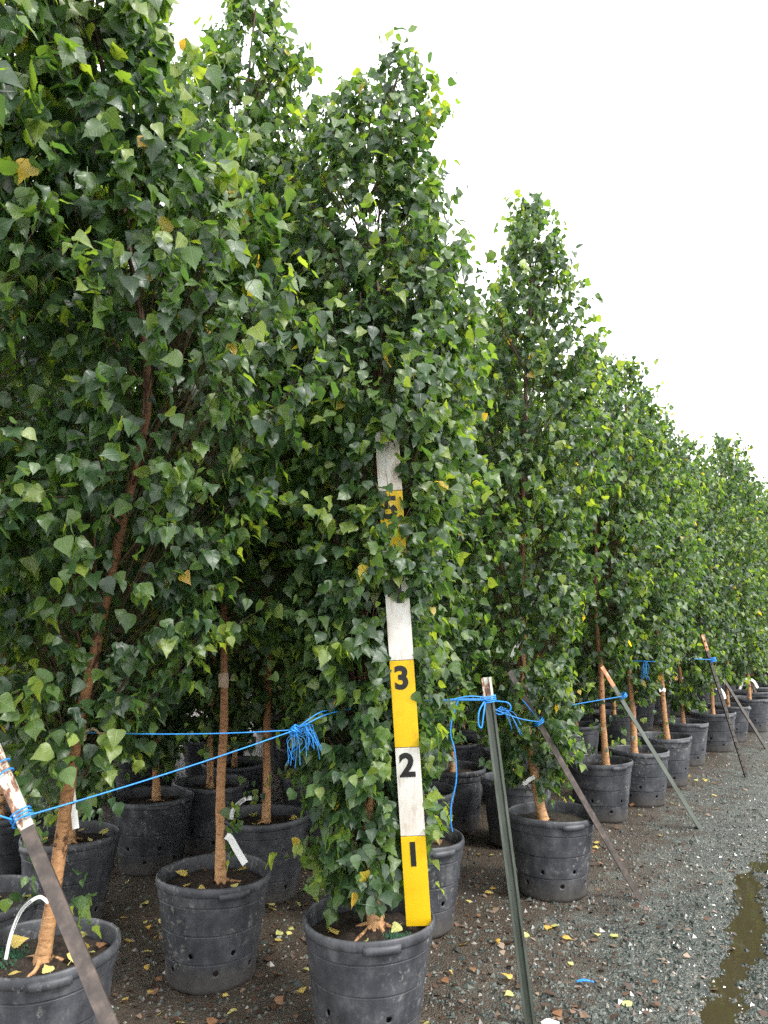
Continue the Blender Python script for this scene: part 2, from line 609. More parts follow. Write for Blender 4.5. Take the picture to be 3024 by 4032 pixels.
# ------------------------------------------------------------------ leaves
NV = 14
OUTL = {
    0: ([(.15, -.02), (.29, .03), (.40, .10), (.465, .20), (.425, .235), (.45, .34), (.38, .365), (.375, .47), (.30, .495), (.28, .605),
         (.21, .62), (.178, .73), (.115, .745), (.075, .86), (.035, .90)], [0, .2, .4, .6, .8, 1.0]),
    1: ([(.21, -.01), (.39, .08), (.465, .21), (.43, .37), (.36, .47), (.25, .65), (.09, .82)], [0, .35, .7, 1.0]),
    2: ([(.26, .0), (.44, .14), (.43, .36), (.26, .62), (.08, .83)], [0, .5, 1.0]),
}


def leaf_template(lod, seed):
    r = np.random.default_rng(seed)
    out, mids = OUTL[lod]
    half = [(0.0, 0.0)] + out + [(0.0, 1.0)]
    V, UV, F = [], [], []
    for u in mids:
        V.append((0.0, u))
    nm = len(mids)

    def side(sgn):
        idx0 = len(V)
        for (w_, u) in out:
            jit = 1 + r.uniform(-.07, .07)
            V.append((sgn * w_ * jit, u))
        bl = [0] + list(range(idx0, idx0 + len(out))) + [nm - 1]
        i = j = 0
        while i < len(bl) - 1 or j < nm - 1:
            ui = half[i + 1][1] if i < len(bl) - 1 else 9
            uj = mids[j + 1] if j < nm - 1 else 9
            if ui <= uj:
                tri = (bl[i], bl[i + 1], j)
                i += 1
            else:
                tri = (bl[i], j + 1, j)
                j += 1
            if len(set(tri)) == 3:
                F.append(tri if sgn > 0 else tri[::-1])
    side(1)
    side(-1)
    V = np.array(V)
    fold = r.uniform(-.15, .32)
    bend = r.uniform(.10, .60)
    wav = r.uniform(.04, .13)
    ph = r.uniform(0, 6)
    tw = r.uniform(-.3, .3)
    x, u = V[:, 0], V[:, 1]
    z = fold * np.abs(x) - bend * u * u * .6 + wav * np.sin(9 * u + ph + np.sign(x) * 1.3) * np.abs(x) * 2.2 + tw * x * u
    V3 = np.stack([x * (1 - .12 * abs(fold)), u, z], 1)
    F = np.array(F)
    uv = V.copy()
    if lod == 0:   # leaf stalk
        b = len(V3)
        st = np.array([(-.012, 0, 0), (.012, 0, 0), (.010, -.30, -.05), (-.010, -.30, -.05)])
        V3 = np.vstack([V3, st])
        uv = np.vstack([uv, [(0, 0)] * 4])
        F = np.vstack([F, [(b, b + 2, b + 1), (b, b + 3, b + 2)]])
    # orientation check: normals must face +z
    a_, b_, c_ = V3[F[0, 0]], V3[F[0, 1]], V3[F[0, 2]]
    if np.cross(b_ - a_, c_ - a_)[2] < 0:
        F = F[:, ::-1]
    return V3, F, uv


TPL = {lod: [leaf_template(lod, 100 * lod + k) for k in range(NV)] for lod in (0, 1, 2)}


def unit(v):
    return v / (np.linalg.norm(v, axis=-1, keepdims=True) + 1e-9)


def leaves_mesh(Lf, lod):
    """joined leaf geometry from a dict of arrays"""
    VV, FF, UV, TT, off = [], [], [], [], 0
    for k in range(NV):
        s = np.where(Lf['var'] == k)[0]
        if not len(s):
            continue
        V, F, uv = TPL[lod][k]
        X = Lf['M'][s]
        W = np.einsum('nij,vj->nvi', X, V) + Lf['pos'][s][:, None, :]
        VV.append(W.reshape(-1, 3))
        FF.append((F[None] + (np.arange(len(s)) * len(V))[:, None, None]).reshape(-1, 3) + off)
        UV.append(np.tile(uv, (len(s), 1)))
        TT.append(np.repeat(Lf['tint'][s], len(V)))
        off += len(s) * len(V)
    return np.vstack(VV), np.vstack(FF), np.vstack(UV), np.concatenate(TT)


TINTS = [0.12, 0.30, 0.45, 0.60, 0.76, 0.88, 0.97]
_leafmesh = {}


def single_leaf(var, tint, mat='leaf'):
    ti = int(np.argmin([abs(tint - t) for t in TINTS])) if mat == 'leaf' else round(tint, 2)
    key = (var, ti, mat)
    if key not in _leafmesh:
        V, F, uv = TPL[0][var]
        if mat == 'fallen':
            keep = np.all(F < len(V) - 4, axis=1)
            V = V.copy()
            V[:, 2] = V[:, 2] * 0.55
            V[:, 2] -= V[:-4, 2].min() - 0.02
        t = TINTS[ti] if mat == 'leaf' else tint
        _leafmesh[key] = mesh_np('leaf', V, F, mat, tint=np.full(len(V), t), uv=uv)
    return _leafmesh[key]


# ------------------------------------------------------------------ trees
def make_axis(pts):
    pts = np.array(pts, float)
    sm = bez(pts, 12)
    zz = sm[:, 2]
    o = np.argsort(zz)
    sm = sm[o]
    return lambda z: np.stack([np.interp(z, sm[:, 2], sm[:, 0]), np.interp(z, sm[:, 2], sm[:, 1]), np.asarray(z, float)], -1)


def grow(pts, prof, n_twig, per, size, seed, shoots=7, lump=0.25, droop=0.5, big=0.0):
    """returns twig paths, leaf arrays (local coordinates of the tree)"""
    r = np.random.default_rng(seed)
    ax = make_axis(pts)
    pz = np.array([p[0] for p in prof])
    pr = np.array([p[1] for p in prof])
    zg = np.linspace(pz[0], pz[-1], 200)
    rg = np.interp(zg, pz, pr)
    cdf = np.cumsum(rg + .10)
    cdf /= cdf[-1]
    z = np.interp(r.random(n_twig), cdf, zg)
    az = r.uniform(0, 2 * math.pi, n_twig)
    f1, f2, f3, f4 = r.uniform(0, 6.28, 4)
    lumpy = 1 + lump * (np.sin(2 * az + f1 + 2.3 * z) + .9 * np.sin(3 * az + f2 - 4.1 * z) + .9 * np.sin(8.5 * z + f3 + 2 * az) + .5 * np.sin(15 * z + f4 - 3 * az)) / 1.7
    frac = 0.22 + 0.78 * r.random(n_twig) ** 0.55
    rho = np.interp(z, pz, pr) * lumpy * frac
    long_ = r.random(n_twig) < .10
    rho = np.where(long_, rho * r.uniform(1.05, 1.3, n_twig), rho)
    out = np.stack([np.cos(az), np.sin(az), np.zeros(n_twig)], -1)
    A = ax(z) + rho[:, None] * out
    zs = np.maximum(z - rho * r.uniform(.7, 1.7, n_twig) - .04, max(pz[0] - .12, .45))
    T = ax(zs)
    T = A + (T - A) * r.uniform(.30, .75, n_twig)[:, None]
    up = np.array([0, 0, 1.])
    top = np.clip((z - pz[0]) / (pz[-1] - pz[0]), 0, 1)
    reach = r.uniform(.03, .12, n_twig)
    E = A + out * reach[:, None] + up * (r.uniform(-.10, .06, n_twig) * (1 - top) + top * r.uniform(-.02, .15, n_twig))[:, None]
    E = np.where(long_[:, None], E + out * .05 + up * .03, E)
    # top shoots
    if shoots:
        zt = pz[-1]
        a2 = r.uniform(0, 6.28, shoots)
        q = r.uniform(.0, .9, shoots)
        zc = zt - .30 * q - .15
        o2 = np.stack([np.cos(a2), np.sin(a2), np.zeros(shoots)], -1)
        T2 = ax(zc - .18)
        A2 = ax(zc) + o2 * (.03 + .12 * q[:, None])
        E2 = A2 + o2 * (.02 + .03 * q[:, None]) + up * r.uniform(.10, .24, shoots)[:, None]
        T = np.vstack([T, T2]); A = np.vstack([A, A2]); E = np.vstack([E, E2]); out = np.vstack([out, o2])
        n_twig += shoots
        top = np.append(top, np.ones(shoots))
    C1 = T + .45 * (A - T) + out * (.10 * np.linalg.norm(A - T, axis=1))[:, None]
    C2 = A + up * .015
    K = 6
    t = np.linspace(0, 1, K)[None, :, None]

    def B(t):
        return (1 - t) ** 3 * T[:, None] + 3 * (1 - t) ** 2 * t * C1[:, None] + 3 * (1 - t) * t ** 2 * C2[:, None] + t ** 3 * E[:, None]
    P = B(t)
    rad = np.linspace(.0019, .0008, K)[None, :] * r.uniform(.7, 1.3, n_twig)[:, None]
    # leaves
    tj = np.linspace(.50, 1.0, per)[None, :] + r.uniform(-.05, .05, (n_twig, per))
    tj = np.clip(tj, .35, 1.0)[:, :, None]
    LP = B(tj)
    side = r.normal(size=LP.shape)
    side = unit(side + .8 * out[:, None, :])
    n_l = n_twig * per
    O = np.broadcast_to(out[:, None, :], LP.shape).reshape(n_l, 3)
    pos = LP.reshape(n_l, 3) + side.reshape(n_l, 3) * r.uniform(.008, .035, (n_l, 1))
    d = unit(O * r.uniform(.1, .9, (n_l, 1)) + np.array([0, 0, -1.]) * r.uniform(.2, 1.3, (n_l, 1)) * (droop * 1.4) + r.normal(size=(n_l, 3)) * .45)
    nn = O * .55 + up * .65 + r.normal(size=(n_l, 3)) * .50
    nn = unit(nn - d * np.sum(nn * d, 1, keepdims=True))
    lat = np.cross(d, nn)
    L = size * (.45 + .80 * r.beta(2.2, 1.6, n_l)) * (1 - .12 * np.repeat(top, per)) * (1 + big * np.clip((pos[:, 2] - 2.2) / .7, 0, 1))
    Mx = np.stack([lat * r.uniform(.78, 1.08, (n_l, 1)), d, nn * r.uniform(.6, 1.3, (n_l, 1))], -1) * L[:, None, None]
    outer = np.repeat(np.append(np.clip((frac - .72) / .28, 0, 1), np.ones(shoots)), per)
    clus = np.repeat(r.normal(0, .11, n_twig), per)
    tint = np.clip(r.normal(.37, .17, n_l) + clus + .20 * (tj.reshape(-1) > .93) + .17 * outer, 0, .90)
    tint = np.where(r.random(n_l) < .004, r.uniform(.94, 1, n_l), tint)
    return dict(P=P, rad=rad), dict(pos=pos, M=Mx, tint=tint, var=r.integers(0, NV, n_l))


def trunk_mesh(pts, r0, r1, seed, flare=True, sides=12):
    r = np.random.default_rng(seed)
    ax = make_axis(pts)
    z0, z1 = pts[0][2], pts[-1][2]
    zz = np.concatenate([np.linspace(z0, z0 + .12, 7)[:-1], np.linspace(z0 + .12, z1, 44)])
    P = ax(zz)
    s = (zz - z0) / (z1 - z0)
    P[:, 0] += .006 * np.sin(zz * 7 + seed) * np.minimum(1, s * 6)
    P[:, 1] += .006 * np.sin(zz * 6 + 2 * seed) * np.minimum(1, s * 6)
    rad = r0 + (r1 - r0) * s ** .8
    rad *= 1 + .05 * np.sin(zz * 31 + seed) + r.uniform(-.03, .03, len(zz))
    if flare:
        rad += r0 * .45 * np.exp(-(zz - z0) / .035)
    V, q = tubes(P, rad, sides)
    V += r.normal(size=V.shape) * .0009
    Q = [q]
    off = len(V)
    VV = [V]
    for k in range(13):    # short stubs of pruned twigs
        z = z0 + .10 + (1.5) * r.random()
        c = ax(np.array([z]))[0]
        rr = float(np.interp(z, zz, rad))
        a = r.uniform(0, 6.28)
        o_ = np.array([math.cos(a), math.sin(a), .35])
        sv, sq = tubes(np.array([c + o_ * rr * .7, c + o_ * (rr + .004), c + o_ * (rr + r.uniform(.006, .014))]), np.array([.006, .0045, .0012]) * r.uniform(.7, 1.2), 6)
        VV.append(sv); Q.append(sq + off); off += len(sv)
    V = np.vstack(VV)
    q = np.vstack(Q)
    return mesh_np('trunk', V, q, ['bark', 'twig'], mat_idx=np.concatenate([np.zeros(len(Q[0])), np.ones(len(q) - len(Q[0]))]))


def branch_meshes(pts, prof, n, seed, zlo, r0=.007):
    r = np.random.default_rng(seed)
    ax = make_axis(pts)
    pz = [p[0] for p in prof]
    pr = [p[1] for p in prof]
    res = []
    for k in range(n):
        z0 = zlo + (pz[-1] - .5 - zlo) * ((k + r.uniform(.2, .8)) / n)
        a = k * 2.4 + r.uniform(-.4, .4)
        o = np.array([math.cos(a), math.sin(a), 0])
        rise = r.uniform(.35, .75)
        zt = min(z0 + rise, pz[-1] - .1)
        rt = np.interp(zt, pz, pr) * r.uniform(.6, .9)
        p0 = ax(np.array([z0]))[0]
        p1 = ax(np.array([zt]))[0] + o * rt
        m1 = p0 + (p1 - p0) * .35 + o * .12 * rt + r.normal(size=3) * .01
        m2 = p0 + (p1 - p0) * .7 + o * .10 * rt + r.normal(size=3) * .01
        P = bez([p0, m1, m2, p1], 5)
        rad = np.linspace(r0 * r.uniform(.8, 1.2), .0018, len(P))
        V, q = tubes(P, rad, 6)
        res.append(mesh_np('branch', V, q, 'branch'))
    return res


def in_view(p, margin=0.0):
    c, s = math.cos(R(7.515)), math.sin(R(7.515))
    x, y, z = p[..., 0], p[..., 1], p[..., 2] - CAMH
    zc = c * y + s * z
    yc = -s * y + c * z
    return (zc > .1) & (np.abs(x / zc) < .5 + margin) & (np.abs(yc / zc) < .667 + margin)


def open_front(pts, base, zmax, half, prob):
    ax = make_axis(pts)

    def f(p, r):
        c = ax(p[:, 2]) + np.array([base[0], base[1], 0]) * np.array([1, 1, 0])
        to = -c[:, :2] / np.linalg.norm(c[:, :2], axis=1, keepdims=True)
        rel = p[:, :2] - c[:, :2]
        front = np.sum(rel * to, 1)
        lat = np.abs(rel[:, 0] * to[:, 1] - rel[:, 1] * to[:, 0])
        return ~((p[:, 2] < zmax) & (front > -.02) & (lat < half) & (r.random(len(p)) < prob))
    return f


def birch(base, pts, prof, label, seed, n_twig, per, size, lod, n_obj, r0=.028, branches=14, blo=None, roots=0, cull=None,
          shoots=7, lump=.25, droop=.5, group='birch trees standing in the pots', low=0, extra=None, open_to=0, big=0.0):
    """pts / prof in local coordinates (z from the ground)"""
    root = obj('birch_tree', None, loc=(base[0], base[1], 0))
    root.empty_display_size = .2
    tag(root, label, 'tree', group)
    tr = obj('trunk', trunk_mesh(pts, r0, .004, seed), root)
    for k in range(roots):
        a = k * 6.283 / roots + seed + rng.uniform(-.3, .3)
        ln = rng.uniform(.06, .12)
        o = np.array([math.cos(a), math.sin(a), 0])
        b0 = np.array(pts[0])
        P = bez([b0 + o * .010 + [0, 0, .030], b0 + o * (.02 + .4 * ln) + [0, 0, .013], b0 + o * (.02 + .75 * ln) + [.015 * math.sin(k + seed), .012 * math.cos(k * 2), .003], b0 + o * (.03 + ln) + [0, 0, -.014]], 5)
        V, q = tubes(P, np.linspace(.009, .003, len(P)), 7)
        obj('root', mesh_np('root', V, q, 'bark'), tr)
    for me in branch_meshes(pts, prof, branches, seed + 5, blo if blo is not None else prof[0][0]):
        if cull is not None:
            bv = np.array([v.co[:] for v in me.vertices]) + np.array([base[0], base[1], 0])
            if not cull(bv, np.random.default_rng(1)).all():
                continue
        obj('branch', me, root)
    tw, lf = grow(pts, prof, n_twig, per, size, seed + 9, shoots, lump, droop, big)
    if low:   # sparse shoots low on the stem
        lp = [(pts[0][2] + .12, .05), (prof[0][0] + .25, .15)]
        tw2, lf2 = grow(pts, lp, low, 5, size * .85, seed + 11, 0, lump, .8)
        tw = dict(P=np.vstack([tw['P'], tw2['P']]), rad=np.vstack([tw['rad'], tw2['rad']]))
        lf = {k: np.concatenate([lf[k], lf2[k]]) for k in lf}
    if extra:
        tw2, lf2 = grow(pts, extra[0], extra[1], 9, size, seed + 13, 0, lump, droop)
        tw = dict(P=np.vstack([tw['P'], tw2['P']]), rad=np.vstack([tw['rad'], tw2['rad']]))
        lf = {k: np.concatenate([lf[k], lf2[k]]) for k in lf}
    if open_to:
        k = open_front(pts, base, open_to, .055, .72)(lf['pos'] + lf['M'][:, :, 1] * .5 + np.array([base[0], base[1], 0]), np.random.default_rng(seed))
        lf = {a: v[k] for a, v in lf.items()}
        tp = tw['P'][:, 1:] + np.array([base[0], base[1], 0])
        ok = open_front(pts, base, open_to, .05, .9)(tp.reshape(-1, 3), np.random.default_rng(seed)).reshape(tp.shape[:2]).all(1)
        tw = dict(P=tw['P'][ok], rad=tw['rad'][ok])
    if cull is board_clear:
        for bp, bpr, bn in BSPRAY:
            tw2, lf2 = grow([(q[0] - base[0], q[1] - base[1], q[2]) for q in bp], bpr, bn, 7, size, seed + 17 + bn, 0, .1, .7)
            tw = dict(P=np.vstack([tw['P'], tw2['P']]), rad=np.vstack([tw['rad'], tw2['rad']]))
            lf = {k: np.concatenate([lf[k], lf2[k]]) for k in lf}
    if cull is not None:
        k = cull(lf['pos'] + lf['M'][:, :, 1] * .5 + np.array([base[0], base[1], 0]), np.random.default_rng(seed))
        lf = {a: v[k] for a, v in lf.items()}
        tp = tw['P'][:, 1:] + np.array([base[0], base[1], 0])
        ok = cull(tp.reshape(-1, 3), np.random.default_rng(seed)).reshape(tp.shape[:2]).all(1)
        tw = dict(P=tw['P'][ok], rad=tw['rad'][ok])
    wp = lf['pos'] + np.array([base[0], base[1], 0])
    if n_obj:
        iv = in_view(wp)
        dist = np.linalg.norm(wp - np.array([0, 0, CAMH]), axis=1) / np.linalg.norm(lf['M'][:, :, 1], axis=1)
        dist = np.where(iv, dist, 1e9)
        pick = np.argsort(dist)[:n_obj]
        for i in pick:
            m4 = Matrix.Identity(4)
            X = lf['M'][i]
            for a in range(3):
                for b in range(3):
                    m4[a][b] = X[a, b]
                m4[a][3] = lf['pos'][i, a]
            o = bpy.data.objects.new('leaf', single_leaf(int(lf['var'][i]), float(lf['tint'][i])))
            o.parent = root
            o.matrix_basis = m4
            COL.objects.link(o)
        keep = np.ones(len(wp), bool)
        keep[pick] = False
        lf = {a: v[keep] for a, v in lf.items()}
    V, F, uv, tt = leaves_mesh(lf, lod)
    TV, TQ = tubes(tw['P'], tw['rad'], 3)
    nV = len(V)
    me = mesh_np('crown', np.vstack([V, TV]), [F, TQ + nV], ['leaf', 'twig'], tint=np.concatenate([tt, np.full(len(TV), .4)]),
                 uv=np.vstack([uv, np.zeros((len(TV), 2))]), mat_idx=np.concatenate([np.zeros(len(F)), np.ones(len(TQ))]))
    cr_ = obj('crown', me, root)
    cr_['kind'] = 'stuff'
    return root


# ------------------------------------------------------------------ ground, puddle, gravel
def vnoise(x, y, seed=0):
    """cheap smooth value noise"""
    xi, yi = np.floor(x).astype(int), np.floor(y).astype(int)
    xf, yf = x - xi, y - yi
    xf = xf * xf * (3 - 2 * xf)
    yf = yf * yf * (3 - 2 * yf)

    def h(a, b):
        v = np.sin(a * 127.1 + b * 311.7 + seed * 74.7) * 43758.5453
        return v - np.floor(v)
    return (h(xi, yi) * (1 - xf) + h(xi + 1, yi) * xf) * (1 - yf) + (h(xi, yi + 1) * (1 - xf) + h(xi + 1, yi + 1) * xf) * yf


def ground_z(x, y):
    al = x * U2[0] + y * U2[1]
    ac = x * N2[0] + y * N2[1]
    d = np.hypot(x, y)
    near = np.clip(1.2 - d / 14, 0, 1)
    z = ((vnoise(x * 2.1, y * 2.1, 1) - .5) * .016 + (vnoise(x * 7, y * 7, 2) - .5) * .012 + (vnoise(x * 23, y * 23, 3) - .5) * .010) * near
    cen = -.49 - .16 * np.clip((al - 3.9) / 1.0, 0, 1) + .05 * np.sin(al * 1.3) + .04 * (vnoise(al * 3, al * 0, 5) - .5)
    rough = np.exp(-((ac + .5) / .35) ** 2) * near
    z += rough * ((vnoise(x * 31, y * 31, 7) - .5) * .016 + (vnoise(x * 9, y * 9, 8) - .5) * .018)
    z -= .029 * np.exp(-((ac - cen) / .075) ** 2) * np.clip((5.6 - al) / .9, 0, 1)
    z += .012 * np.exp(-((ac + .1) / .2) ** 2)
    return z


def warp(n, near, far):
    t = np.linspace(-1, 1, n)
    return np.sign(t) * (near * np.abs(t) + (far - near) * np.abs(t) ** 9)


gx = warp(290, 5.2, 300) + 0.6
gy = warp(290, 5.0, 300) + 4.6
GX, GY = np.meshgrid(gx, gy)
GZ = ground_z(GX, GY)
nx = len(gx)
idx = np.arange(nx * nx).reshape(nx, nx)
gq = np.stack([idx[:-1, :-1], idx[:-1, 1:], idx[1:, 1:], idx[1:, :-1]], -1).reshape(-1, 4)
g = obj('ground', mesh_np('ground', np.stack([GX, GY, GZ], -1).reshape(-1, 3), gq, 'ground'))
tag(g, 'dark wet soil and gravel ground of the nursery', kind='structure')

pv = []
for a in np.linspace(.6, 7.2, 34):
    for c in (-.78, -.22):
        pv.append((*row(a, c), -.0105))
pv = np.array(pv)
pq = np.array([(2 * i, 2 * i + 1, 2 * i + 3, 2 * i + 2) for i in range(33)])
pd = obj('puddle', mesh_np('puddle', pv, pq, 'water'))
tag(pd, 'long brown rain puddle along the gravel aisle', kind='structure')

OCT = np.array([(1, 0, -.4), (-1, 0, -.4), (0, 1, -.4), (0, -1, -.4), (0, 0, 1)])
OCF = np.array([(0, 2, 4), (2, 1, 4), (1, 3, 4), (3, 0, 4)])


def scatter_stones(n, seed):
    r = np.random.default_rng(seed)
    d = 2.2 * np.exp(r.random(n) * math.log(13 / 2.2))
    a = r.uniform(R(-32), R(34), n)
    x, y = d * np.sin(a), d * np.cos(a)
    ac = x * N2[0] + y * N2[1]
    keep = (r.random(n) < np.clip(.35 + (ac + 1.6) * .6, .22, 1))
    x, y = x[keep], y[keep]
    n = len(x)
    s = r.gamma(2.6, .0017, n) + .0022
    s = np.minimum(s, .019)
    z = ground_z(x, y) + s * .25
    yaw = r.uniform(0, 6.28, n)
    sc = np.stack([s * r.uniform(.8, 1.5, n), s * r.uniform(.7, 1.1, n), s * r.uniform(.4, .8, n)], -1)
    V = OCT[None] * sc[:, None, :] * (1 + r.uniform(-.3, .3, (n, 5, 1)))
    V = V + r.normal(size=V.shape) * (s * .16)[:, None, None]
    c, sn = np.cos(yaw)[:, None], np.sin(yaw)[:, None]
    W = np.stack([V[..., 0] * c - V[..., 1] * sn, V[..., 0] * sn + V[..., 1] * c, V[..., 2]], -1)
    W += np.stack([x, y, z], -1)[:, None, :]
    F = (OCF[None] + (np.arange(n) * 5)[:, None, None]).reshape(-1, 3)
    patch = vnoise(x * 1.7, y * 1.7, 9)
    t = np.clip(r.beta(1.6, 2.0, n) * .9 + (patch - .5) * .45 + (r.random(n) < .07) * .4, 0, 1)
    return W.reshape(-1, 3), F, np.repeat(t, 5)


V, F, t = scatter_stones(105000, 21)
gv = obj('gravel', mesh_np('gravel', V, F, 'gravel', tint=t, smooth=False))
tag(gv, 'loose wet dark grey gravel scattered over the ground', 'gravel', kind='stuff')

# ------------------------------------------------------------------ pots
POT_H = .41
RIM_R = .232


def pot_r(z):
    base = .182 + (.222 - .182) * z / .385
    for zl, st in ((.115, .0042), (.225, .0042), (.330, .0045)):
        if z > zl:
            base += st
    return base - .0066


def make_pot_meshes(seed):
    r = np.random.default_rng(seed)
    S = 72
    zs = [0.0, .006, .020, .040, .062, .080, .098, .1095, .1122, .1128, .1182, .1188, .1215, .134, .150, .166, .19, .2195, .2222, .2228, .2282, .2288, .2315, .26, .30, .3245, .3272, .3278, .3332, .3338, .3365, .36, .385]
    grooves = {.1128, .1182, .2228, .2282, .3278, .3332}
    k1, k2, p1, p2 = r.uniform(.002, .006), r.uniform(.001, .004), r.uniform(0, 6), r.uniform(0, 6)
    V = []
    for z in zs:
        for i in range(S):
            a = 2 * math.pi * i / S
            rr = pot_r(z)
            if z in grooves:
                rr -= .0100
            if z == 0:
                rr -= .010
            elif z == .006:
                rr -= .002
            rr += (k1 * math.sin(2 * a + p1) * (1 - z / .42) + k2 * math.sin(3 * a + p2 + 9 * z)) * (1 - .6 * z / .4)
            rr += .0022 * math.sin(5 * a + 14 * z + p2) * max(0, 1 - z / .15)
            V.append([rr * math.cos(a), rr * math.sin(a), z + (.004 * math.sin(2 * a + p2) if z > .3 else 0)])
    V = np.array(V)
    nz_ = len(zs)
    Q = {}
    for j in range(nz_ - 1):
        for i in range(S):
            i2 = (i + 1) % S
            Q[(i, j)] = [j * S + i, j * S + i2, (j + 1) * S + i2, (j + 1) * S + i]
    extra_v, extra_f = [], []
    for h in range(12):
        if h % 2 == 0:
            i, zc = (h * 6 + int(r.integers(-1, 2)) + 2) % S, .150
        else:
            i, zc = (h * 6 + int(r.integers(-1, 2)) + 2) % S, .080
        j = zs.index(zc)
        ring = [((i - 1) % S, j - 1), (i, j - 1), ((i + 1) % S, j - 1), ((i + 1) % S, j), ((i + 1) % S, j + 1), (i, j + 1), ((i - 1) % S, j + 1), ((i - 1) % S, j)]
        for dj in (-1, 0):
            for di in (-1, 0):
                Q.pop(((i + di) % S, j + dj), None)
        cv = V[j * S + i]
        a = math.atan2(cv[1], cv[0])
        tang = np.array([-math.sin(a), math.cos(a), 0])
        rad = np.array([math.cos(a), math.sin(a), 0])
        ids = [jj * S + ii for ii, jj in ring]
        b0 = len(V) + len(extra_v)
        for kk, an in enumerate([225, 270, 315, 0, 45, 90, 135, 180]):
            q = R(an)
            hr = .0122 * r.uniform(.8, 1.15)
            extra_v.append(cv + tang * hr * math.cos(q) + np.array([0, 0, hr * math.sin(q)]) + rad * r.uniform(0, .002))
        for kk, an in enumerate([225, 270, 315, 0, 45, 90, 135, 180]):
            q = R(an)
            hr = .0105
            extra_v.append(cv + tang * hr * math.cos(q) + np.array([0, 0, hr * math.sin(q)]) - rad * .006)
        for kk in range(8):
            k2_ = (kk + 1) % 8
            extra_f.append([ids[kk], ids[k2_], b0 + k2_, b0 + kk])
            extra_f.append([b0 + kk, b0 + k2_, b0 + 8 + k2_, b0 + 8 + kk])
    V = np.vstack([V, np.array(extra_v)])
    body = mesh_np('pot_body', V, [np.array(list(Q.values()) + extra_f)], 'pot')
    # rolled rim with its inside wall
    prof = [(.2235, .372), (.2300, .374), (.2335, .380), (.2345, .392), (.2320, .403), (.2295, .4085), (.2255, .4100), (.2215, .4075), (.2190, .400), (.2170, .375), (.2120, .33)]
    RV = []
    for (rr, z) in prof:
        for i in range(S):
            a = 2 * math.pi * i / S
            q = rr + k2 * math.sin(3 * a + p2 + 9 * z) * .4 + k1 * .4 * math.sin(2 * a + p1)
            RV.append((q * math.cos(a), q * math.sin(a), z + .004 * math.sin(2 * a + p2)))
    RQ = [(j * S + i, j * S + (i + 1) % S, (j + 1) * S + (i + 1) % S, (j + 1) * S + i) for j in range(len(prof) - 1) for i in range(S)]
    rim = mesh_np('pot_rim', RV, np.array(RQ), 'pot')
    # grip lug: thick section under the lip
    LV, LQ = [], []
    ns = 13
    for i in range(ns):
        a = R(-16 + 32 * i / (ns - 1))
        e = 1 if 0 < i < ns - 1 else .35
        for (dr, z) in ((.2300, .366), (.2300 + .012 * e, .368), (.2300 + .014 * e, .382), (.2300 + .009 * e, .3945), (.2300, .396)):
            LV.append((dr * math.cos(a), dr * math.sin(a), z + .004 * math.sin(p2)))
    for i in range(ns - 1):
        for j in range(4):
            LQ.append((i * 5 + j, (i + 1) * 5 + j, (i + 1) * 5 + j + 1, i * 5 + j + 1))
    caps = [(0, 1, 2, 3), (0, 3, 4, 4)]
    lug = mesh_np('pot_grip', LV, np.array(LQ), 'pot')
    # soil: root ball close behind the wall, bumpy top
    SV, SQ = [], []
    rings = [(.160, .012), (.164, .10), (.176, .20), (.190, .30), (.2075, .345), (.203, .350)] + [(.2 - .025 * k, .352) for k in range(1, 8)]
    for (rr, z) in rings:
        for i in range(40):
            a = 2 * math.pi * i / 40
            jit = r.normal() * (.005 if z > .34 else 0)
            mound = .018 * math.exp(-(rr / .07) ** 2) if z > .34 else 0
            SV.append((rr * math.cos(a), rr * math.sin(a), z + jit + mound))
    for j in range(len(rings) - 1):
        for i in range(40):
            SQ.append((j * 40 + i, j * 40 + (i + 1) % 40, (j + 1) * 40 + (i + 1) % 40, (j + 1) * 40 + i))
    SV.append((0, 0, .37))
    c_ = len(SV) - 1
    j = len(rings) - 1
    ST = [(j * 40 + i, j * 40 + (i + 1) % 40, c_) for i in range(40)]
    soil = mesh_np('pot_soil', SV, [np.array(SQ), np.array(ST)], 'soil')
    return body, rim, lug, soil


POTM = [make_pot_meshes(s) for s in (1, 2, 3, 4)]
POTS = []


def nursery_pot(x, y, label, var=0, rz=0.0, group='black nursery pots', tilt=(0, 0), sc=1.0, parts=True):
    b, rm, lg, sl_ = POTM[var % 4]
    e = obj('nursery_pot', None, loc=(x, y, float(ground_z(np.array(x), np.array(y))) - .002), rot=(tilt[0], tilt[1], rz))
    e.scale = (sc, sc, sc)
    e.empty_display_size = .1
    tag(e, label, 'pot', group)
    bo = obj('body', b, e)
    obj('rim', rm, e)
    if parts:
        for k in range(2):
            obj('grip', lg, e, rot=(0, 0, k * math.pi))
    obj('soil', sl_, e)
    POTS.append((x, y))
    return e


